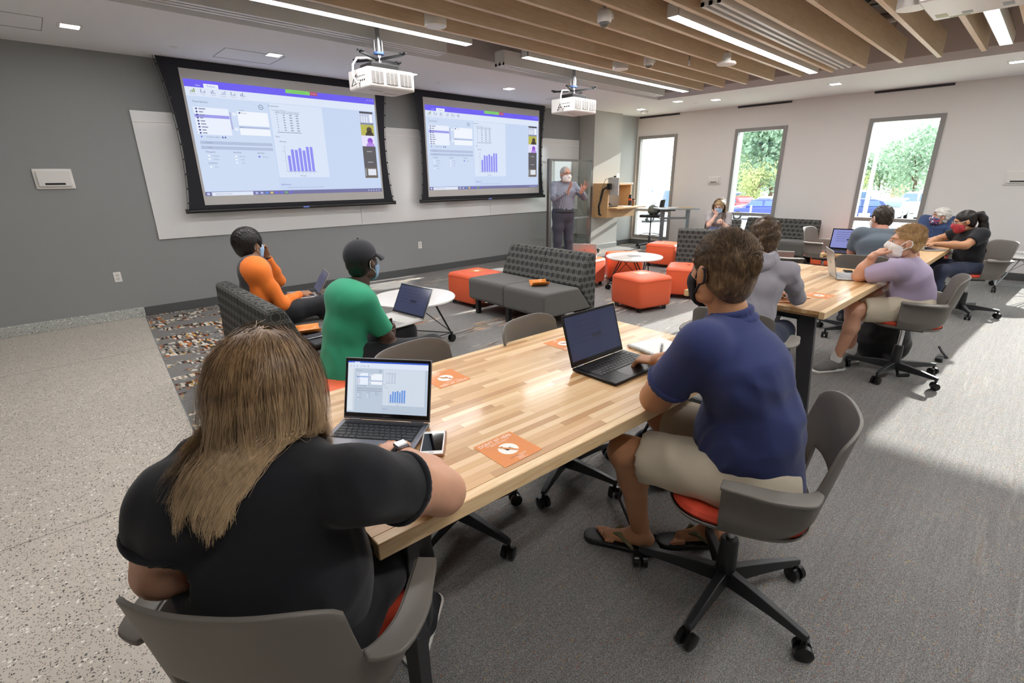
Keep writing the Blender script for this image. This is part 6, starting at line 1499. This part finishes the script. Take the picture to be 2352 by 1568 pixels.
# ----------------------------------------------------------------- man in orange raglan on the sofa
f = unit(A(.97, -.12, 0)); r = unit(np.cross(f, UP))
p = Person('man in an orange and grey raglan shirt on the left sofa, hand at his face', (1.13, 4.18), f, seat=.42, lean=2, k=1.0, hd=(1.175, 4.30, 1.05), hlook=(.90, .38), hpitch=0, skin='9a6b4a')
p.nkb = A(1.14, 4.235, .93); p.shL = A(1.17, 4.42, .865); p.shR = A(1.15, 4.06, .865)
p.arms((1.32, 4.40, .935), (1.46, 4.14, .63), eL=(1.42, 4.50, .70), eR=(1.26, 4.00, .60)); p.sit_legs(spread=.06, fwd=.46, drop=-.05, shin=.1)
p.body(handL=dict(d=(-.25, -.15, .95), n=(-.6, -.6, 0), thumb=-1, curl=.55), handR=dict(d=(.9, .15, .0), n=(0, .3, -1), thumb=-1, curl=.6))
M_or = cloth_mat('raglan_orange', 'ec7a26'); M_gr = cloth_mat('raglan_grey', '4b474a')
sh = p.shirt(M_or, long=True, h=.008, amp=.005, seed=41, hem=.06)
# grey body panel of the raglan shirt: faces of the trunk get the second cloth
sh.data.materials.append(M_gr); me = sh.data; cc = np.empty(len(me.polygons)*3, np.float32); me.polygons.foreach_get('center', cc); cc = cc.reshape(-1, 3)+p.off
lat_ = np.abs((cc-p.chs)@p.r); hz = (cc-p.pel)@p.sp; arm_d = np.minimum(*[np.linalg.norm(cc-(a+np.clip(((cc-a)@(b-a))/((b-a)@(b-a)), 0, 1)[:, None]*(b-a)), axis=1) for a, b in ((p.shL, p.eL), (p.shR, p.eR))]); arm_d2 = np.minimum(*[np.linalg.norm(cc-(a+np.clip(((cc-a)@(b-a))/((b-a)@(b-a)), 0, 1)[:, None]*(b-a)), axis=1) for a, b in ((p.eL, p.wL), (p.eR, p.wR))])
me.polygons.foreach_set('material_index', ((lat_ < .115+.25*np.clip(.36-hz, 0, .08)-.42*np.clip(hz-.33, 0, 1)) & (arm_d > .068) & (arm_d2 > .06) & (hz < .49)).astype(np.int32))
p.trousers(cloth_mat('jeans_black', '1a1b20'))
for an in (p.anL, p.anR): p.shoe(an, f, mat('shoe_dark', '25262a', .6))
p.hair_cap(M_dkhair, th=.022, amp=.0022, seed=8, low=.01, freq=230); p.strands(M_dkhair, 4500, .010, .0009, 5, droop=.2, zmin=-.03, comb=(0, 0, 1), base=.02, spread=1.6); p.mask(mat('mask_blue', '9fc0de', .8), loopm=M_whitepl); p.eyes()
MB().tube([tuple(p.wL-p.off+(A(1, 0, 0)*math.cos(a)+A(0, 1, 0)*math.sin(a))*.031-A(0, 0, .01)) for a in [2*math.pi*i/20 for i in range(21)]], .005, 6, False).build('bracelet', mat('bracelet_brown', '4a3a20', .6), p.root)
# ----------------------------------------------------------------- lecturer
f = unit(A(-.35, -.94, 0)); r = unit(np.cross(f, UP))
p = Person('standing lecturer in a checked shirt, white mask and glasses, both hands raised', (6.47, 5.62), f, seat=.97, stand=True, lean=0, k=1.0, hlook=(-.25, -.97), girth=1.2, skin='c49079', neck=.12)
p.arms(tuple(p.pel+f*.36-r*.13+A(0, 0, .36)), tuple(p.pel+f*.33+r*.10+A(0, 0, .35)), hL=-r*.8-UP*.9, hR=r*.9-UP*.8)
p.legs(tuple(p.hipL+A(0, 0, -.43)-r*.01+f*.02), tuple(p.hipR+A(0, 0, -.43)+r*.01+f*.02), tuple(p.hipL-r*.02+A(0, 0, -.86)), tuple(p.hipR+r*.02+A(0, 0, -.86)))
p.body(h=.013, hh=.0075, hres=.005, handL=dict(d=unit(f*.5-r*.35+UP*.75), n=unit(r*.9+f*.3-UP*.2), thumb=-1, curl=.12, spread=.5), handR=dict(d=unit(f*.5+r*.05+UP*.8), n=unit(-r*.9+f*.4), thumb=1, curl=.15, spread=.5), arm=1.05)
def check_mat():
    m, t, b = new_mat('shirt_check'); v = t.coord('Object', scale=(52, 52, 52)); s3 = t.add('ShaderNodeSeparateXYZ', i0=v)
    def ln(o): return t.math('LESS_THAN', t.math('FRACT', o), .13)
    g = t.math('MAXIMUM', ln(t.math('ADD', s3.outputs[0], t.math('MULTIPLY', s3.outputs[1], .35))), ln(s3.outputs[2])); t.put(b.inputs['Base Color'], t.mix(g, lin('666b7b'), lin('b9bdc8'))); b.inputs['Roughness'].default_value = .85; return m
M_chk = check_mat(); p.shirt(M_chk, long=True, h=.010, amp=.004, seed=51, hem=.0+.03, collar=M_chk); p.trousers(cloth_mat('slacks_grey', '3c3f4c'), g=1.05)
for an in (p.anL, p.anR): p.shoe(an, f, M_black)
MB().tube([tuple(p.pel-p.off+A(0, 0, .03)+(r*.185*math.cos(a)+f*.148*math.sin(a))) for a in [2*math.pi*i/32 for i in range(33)]], .018, 8, False).build('belt', M_black, p.root)
p.hair_cap(hair_mat('hair_grey', '8a8580', 'a8a4a0', 'c5c2be'), th=.003, amp=.001, seed=3, front=.05); p.mask(mat('mask_white', 'eeeae6', .85), loopm=M_whitepl, wide=True); p.eyes(M_black)
# ----------------------------------------------------------------- woman by the windows
f = unit(A(-.93, -.30, 0)); r = unit(np.cross(f, UP))
p = Person('woman in glasses and a blue mask leaning on her hand by the windows', (9.04, 4.10), f, seat=.42, lean=24, k=.90, hlook=(-.97, -.22), hpitch=-12, skin='dcb6a2', slump=.03)
p.arms(tuple(p.pel+f*.36-r*.06+A(0, 0, .30)), tuple(p.hd+f*.075+r*.02-A(0, 0, .125)), eR=tuple(p.pel+f*.36+r*.12+A(0, 0, .20))); p.sit_legs()
p.body(h=.013, hh=.0075, hres=.005, handR=dict(d=(-.1, 0, 1), n=-f*-1*-1, thumb=1, curl=.7), handL=dict(d=f, n=(0, 0, -1), thumb=1, curl=.3)); p.shirt(cloth_mat('tee_grey_pale', 'a9a5a6'), sleeve=.7, seed=61, arm=1.1); p.trousers(cloth_mat('jeans_navy', '2a3348'))
for an in (p.anL, p.anR): p.shoe(an, f, mat('shoe_dark', '25262a', .6))
M_blond2 = hair_mat('hair_light_brown', '6a5238', '9a7d58', 'c4a77e'); p.hair_cap(M_blond2, th=.014, seed=4); long_hair(p, M_blond2, 90, 14, .36, 5, r=.0022, wave=.006, segs=16, froot=-.01); p.mask(mat('mask_blue', '9fc0de', .8), loopm=M_whitepl); p.eyes(M_black)
# ----------------------------------------------------------------- person in grey hoodie
f = unit(A(.97, .22, 0)); r = unit(np.cross(f, UP))
p = Person('person with short brown hair in a grey hooded top at the middle table', (2.97, 1.12), f, seat=.475, lean=17, k=.98, hd=(3.205, 1.165, 1.165), hlook=(.75, .62), hpitch=-4, skin='c99c80', slump=.03)
p.arms((3.50, 1.36, .79), (3.50, 1.05, .79), eL=(3.28, 1.42, .80), eR=(3.30, .95, .82)); p.sit_legs()
p.body(handL=dict(d=(.6, -.7, 0), n=(0, 0, -1), thumb=1), handR=dict(d=(.7, .6, 0), n=(0, 0, -1), thumb=-1))
M_hood = cloth_mat('hoodie_grey', '96939a'); p.shirt(M_hood, long=True, h=.008, amp=.006, seed=71, arm=.95); p.trousers(cloth_mat('jeans_navy', '2a3348'))
S = SDF(.03)
for i in range(14):
    a = math.pi*(.08+1.84*i/13); b = math.pi*(.08+1.84*(i+1)/13)
    if i == 13: break
    P3 = lambda a, q, z: p.nkb+r*q*.095*math.sin(a)+f*(q*.085*math.cos(a)-.01)+UP*z
    S.cap(P3(a, 1, .01), P3(b, 1, .01), .026, .026); S.cap(P3(a, .92, .04), P3(b, .92, .04), .018, .018)
S.ell(p.nkb-f*.105-UP*.015, (.085, .05, .05), np.stack([r, f, UP]), k=.05); np_mesh('hood', [S.mesh(.007, wrinkle(.008, 72, 1.2))], M_hood, p.root, p.off)
for an in (p.anL, p.anR): p.shoe(an, f, mat('shoe_dark', '25262a', .6))
M_brown2 = hair_mat('hair_brown_mid', '30241a', '56432f', '7a6248'); p.hair_cap(M_brown2, th=.012, seed=9); p.strands(M_brown2, 2600, .035, .0008, 6, droop=.6, zmin=-.085, comb=(.1, -.5, -.7), base=.008, spread=.5); p.eyes()
# ----------------------------------------------------------------- man in lavender
f = unit(A(-.25, .97, 0)); r = unit(np.cross(f, UP))
p = Person('man with short fair hair in a lavender T-shirt, khaki shorts and white mask', (4.74, .54), f, seat=.475, lean=16, k=1.0, hd=(4.63, .675, 1.055), hlook=(-.30, .95), hpitch=2, skin='cf9c80', slump=.05, girth=1.0)
p.nkb = A(4.665, .655, .94); p.shL = A(4.52, .665, .865); p.shR = A(4.845, .715, .865); p.chs = A(4.69, .61, .81); p.wst = A(4.73, .57, .69)
p.arms((4.535, .835, .955), (4.70, .80, .63), eL=(4.545, .905, .785), eR=(4.92, .80, .70)); p.legs((4.44, .86, .54), (4.70, .96, .55), (4.50, .93, .10), (4.80, .90, .10))
p.body(h=.009, handL=dict(d=(.55, -.35, .35), n=(.2, -.3, -.9), thumb=-1, curl=.7), handR=dict(d=(-.3, .6, -.3), n=(-1, 0, 0), thumb=1, curl=.4), arm=1.08)
p.shirt(cloth_mat('tee_lavender', 'a99cb6'), sleeve=.72, h=.008, amp=.006, seed=81, arm=1.22, hem=.07, belly=.005); p.trousers(cloth_mat('shorts_khaki', 'c3b8a2'), length=.42, g=1.05, amp=.006, seed=82, name='shorts')
for an in (p.anL, p.anR):
    sh = p.shoe(an, (-.85, .5), mat('shoe_canvas_grey', '6b6a66', .8)); S = SDF(.01); S.cap(A(an[0], an[1], .10), A(an[0], an[1], .16), .043, .041); np_mesh('sock', [S.mesh(.006)], cloth_mat('sock_white', 'd8d6d2'), p.root, p.off)
M_fair = hair_mat('hair_fair', '8a6a44', 'b08c5c', 'd4b684'); p.hair_cap(M_fair, th=.002, amp=.001, seed=3, low=.015, nape=.75); p.strands(M_fair, 3200, .009, .0008, 8, droop=.3, zmin=-.035, comb=(.2, -.3, -.6), base=.004, spread=.5); p.strands(M_fair, 900, .035, .0009, 9, droop=.5, zmin=.07, fmax=.12, comb=(.4, .8, .3), base=.008, spread=.6)
p.mask(mat('mask_white', 'eeeae6', .85), wide=True, strap=.004); p.eyes(brow='a5835a')
# ----------------------------------------------------------------- man in slate T-shirt
f = unit(A(.97, .2, 0)); r = unit(np.cross(f, UP))
p = Person('man in a slate grey T-shirt seen from behind at the farthest table', (5.74, 1.03), f, seat=.475, lean=14, k=.95, hd=(5.94, 1.10, 1.13), hlook=(.66, .75), hpitch=-8, skin='c99078', slump=.03, girth=1.1)
p.arms((6.10, 1.20, .79), (6.08, .92, .78), eL=(5.88, 1.27, .80), eR=(6.0, .80, .80)); p.sit_legs()
p.body(h=.013, hh=.0075, hres=.005, handL=dict(d=(.9, -.2, 0), n=(0, 0, -1), thumb=1), handR=dict(d=(.8, .5, 0), n=(0, 0, -1), thumb=-1), arm=1.1); p.shirt(cloth_mat('tee_slate', '59646e'), sleeve=.75, seed=91, arm=1.2); p.trousers(cloth_mat('jeans_navy', '2a3348'))
for an in (p.anL, p.anR): p.shoe(an, f, mat('shoe_dark', '25262a', .6))
p.hair_cap(hair_mat('hair_dark_brown', '1d1713', '30261f', '4a3c30'), th=.009, amp=.003, seed=6); p.mask(mat('mask_white', 'eeeae6', .85), strap=.003); p.eyes()
# ----------------------------------------------------------------- woman with black ponytail
f = unit(A(-.62, .78, 0)); r = unit(np.cross(f, UP))
p = Person('woman with a long black ponytail, black top and red mask typing at the farthest table', (7.47, .50), f, seat=.45, lean=8, k=.86, hd=(7.385, .615, 1.035), hk=1.1, hlook=(-.38, .92), hpitch=-14, skin='b5835f', girth=1.15)
p.arms((7.12, .80, .80), (7.22, .86, .80), eL=(7.18, .54, .80), eR=(7.55, .80, .82)); p.sit_legs()
p.body(h=.013, hh=.0075, hres=.005, handL=dict(d=(-.5, .8, -.1), n=(0, 0, -1), thumb=1, curl=.3), handR=dict(d=(-.7, .6, -.1), n=(0, 0, -1), thumb=-1, curl=.3), arm=1.12); p.shirt(cloth_mat('tee_black', '1b1c22'), sleeve=.6, seed=95, arm=1.25, vneck=True); p.trousers(cloth_mat('jeans_navy', '2a3348'), g=1.1)
for an in (p.anL, p.anR): p.shoe(an, f, M_whitepl)
p.hair_cap(M_dkhair, th=.007, amp=.001, seed=4)
S = SDF(.03); S.k = .06; S.chain([p.P(0, -.10, .055), p.P(0, -.145, .045), p.P(0, -.165, -.02), p.P(0, -.16, -.12), p.P(0, -.15, -.24), p.P(.01, -.14, -.38), p.P(.01, -.13, -.48)], [.022, .026, .032, .037, .038, .030, .008]); np_mesh('ponytail', [S.mesh(.008, wrinkle(.006, 5, 2))], M_dkhair, p.root, p.off); MB().ball(tuple(p.P(0, -.125, .045)-p.off), .032, 12).build('hair_tie', M_black, p.root)
p.mask(mat('mask_red', 'b03a44', .8, noise=(60, .4)), wide=True, loopm=M_black); p.eyes(M_alu)
S = SDF(.03)
for i in range(10):
    a0, a1 = [math.pi*(.5+1.0*(i+q)/10) for q in (0, 1)]
    S.cap(p.pel+p.sp*.07+r*.19*math.cos(a0)*0+r*.215*math.sin(a0-math.pi/2)*-1+f*-.17*math.cos(a0-math.pi), p.pel+p.sp*.07+r*.215*math.sin(a1-math.pi/2)*-1+f*-.17*math.cos(a1-math.pi), .028, .028)
np_mesh('tied_sweater', [S.mesh(.009, wrinkle(.008, 9, 1.5))], cloth_mat('sweater_grey', '97908f'), p.root, p.off)
# ----------------------------------------------------------------- woman in denim
f = unit(A(-.97, .22, 0)); r = unit(np.cross(f, UP))
p = Person('woman with short white hair in a denim jacket and patterned mask at the farthest table', (8.86, 1.0), f, seat=.44, lean=-2, k=.92, hd=(8.80, .985, .985), hlook=(-.48, .88), hpitch=8, skin='c9977c')
p.arms((8.52, .98, .72), (8.54, 1.10, .72)); p.sit_legs()
p.body(h=.013, hh=.0075, hres=.005, handL=dict(d=(-.7, .6, 0), n=(0, 0, -1), thumb=1), handR=dict(d=(-.7, -.5, 0), n=(0, 0, -1), thumb=-1)); M_den = cloth_mat('denim_blue', '33466b', .85, .3); o = p.shirt(M_den, long=True, seed=99, arm=1.1, collar=M_den); p.trousers(cloth_mat('jeans_navy', '2a3348'))
for i in range(5): MB().ball(tuple(p.chs+f*(.128+.004*i)+p.sp*(-.10+.06*i)-p.off), .006, 8).build('button', M_chrome, o)
for an in (p.anL, p.anR): p.shoe(an, f, M_black)
p.hair_cap(hair_mat('hair_white', 'a8a49c', 'c9c6be', 'e4e2dc'), th=.022, amp=.005, seed=5); m_, t_, b_ = new_mat('mask_pattern'); vv = t_.add('ShaderNodeTexVoronoi', i0=t_.coord()); vv.inputs['Scale'].default_value = 70; t_.put(b_.inputs['Base Color'], t_.ramp(t_.add('ShaderNodeSeparateColor', i0=vv.outputs['Color']).outputs[0], [(0, '3d4a78'), (.45, 'd9d2d8'), (.65, 'a8405a'), (.8, '2c3660')], 'CONSTANT'))
p.mask(m_, wide=True); p.eyes()
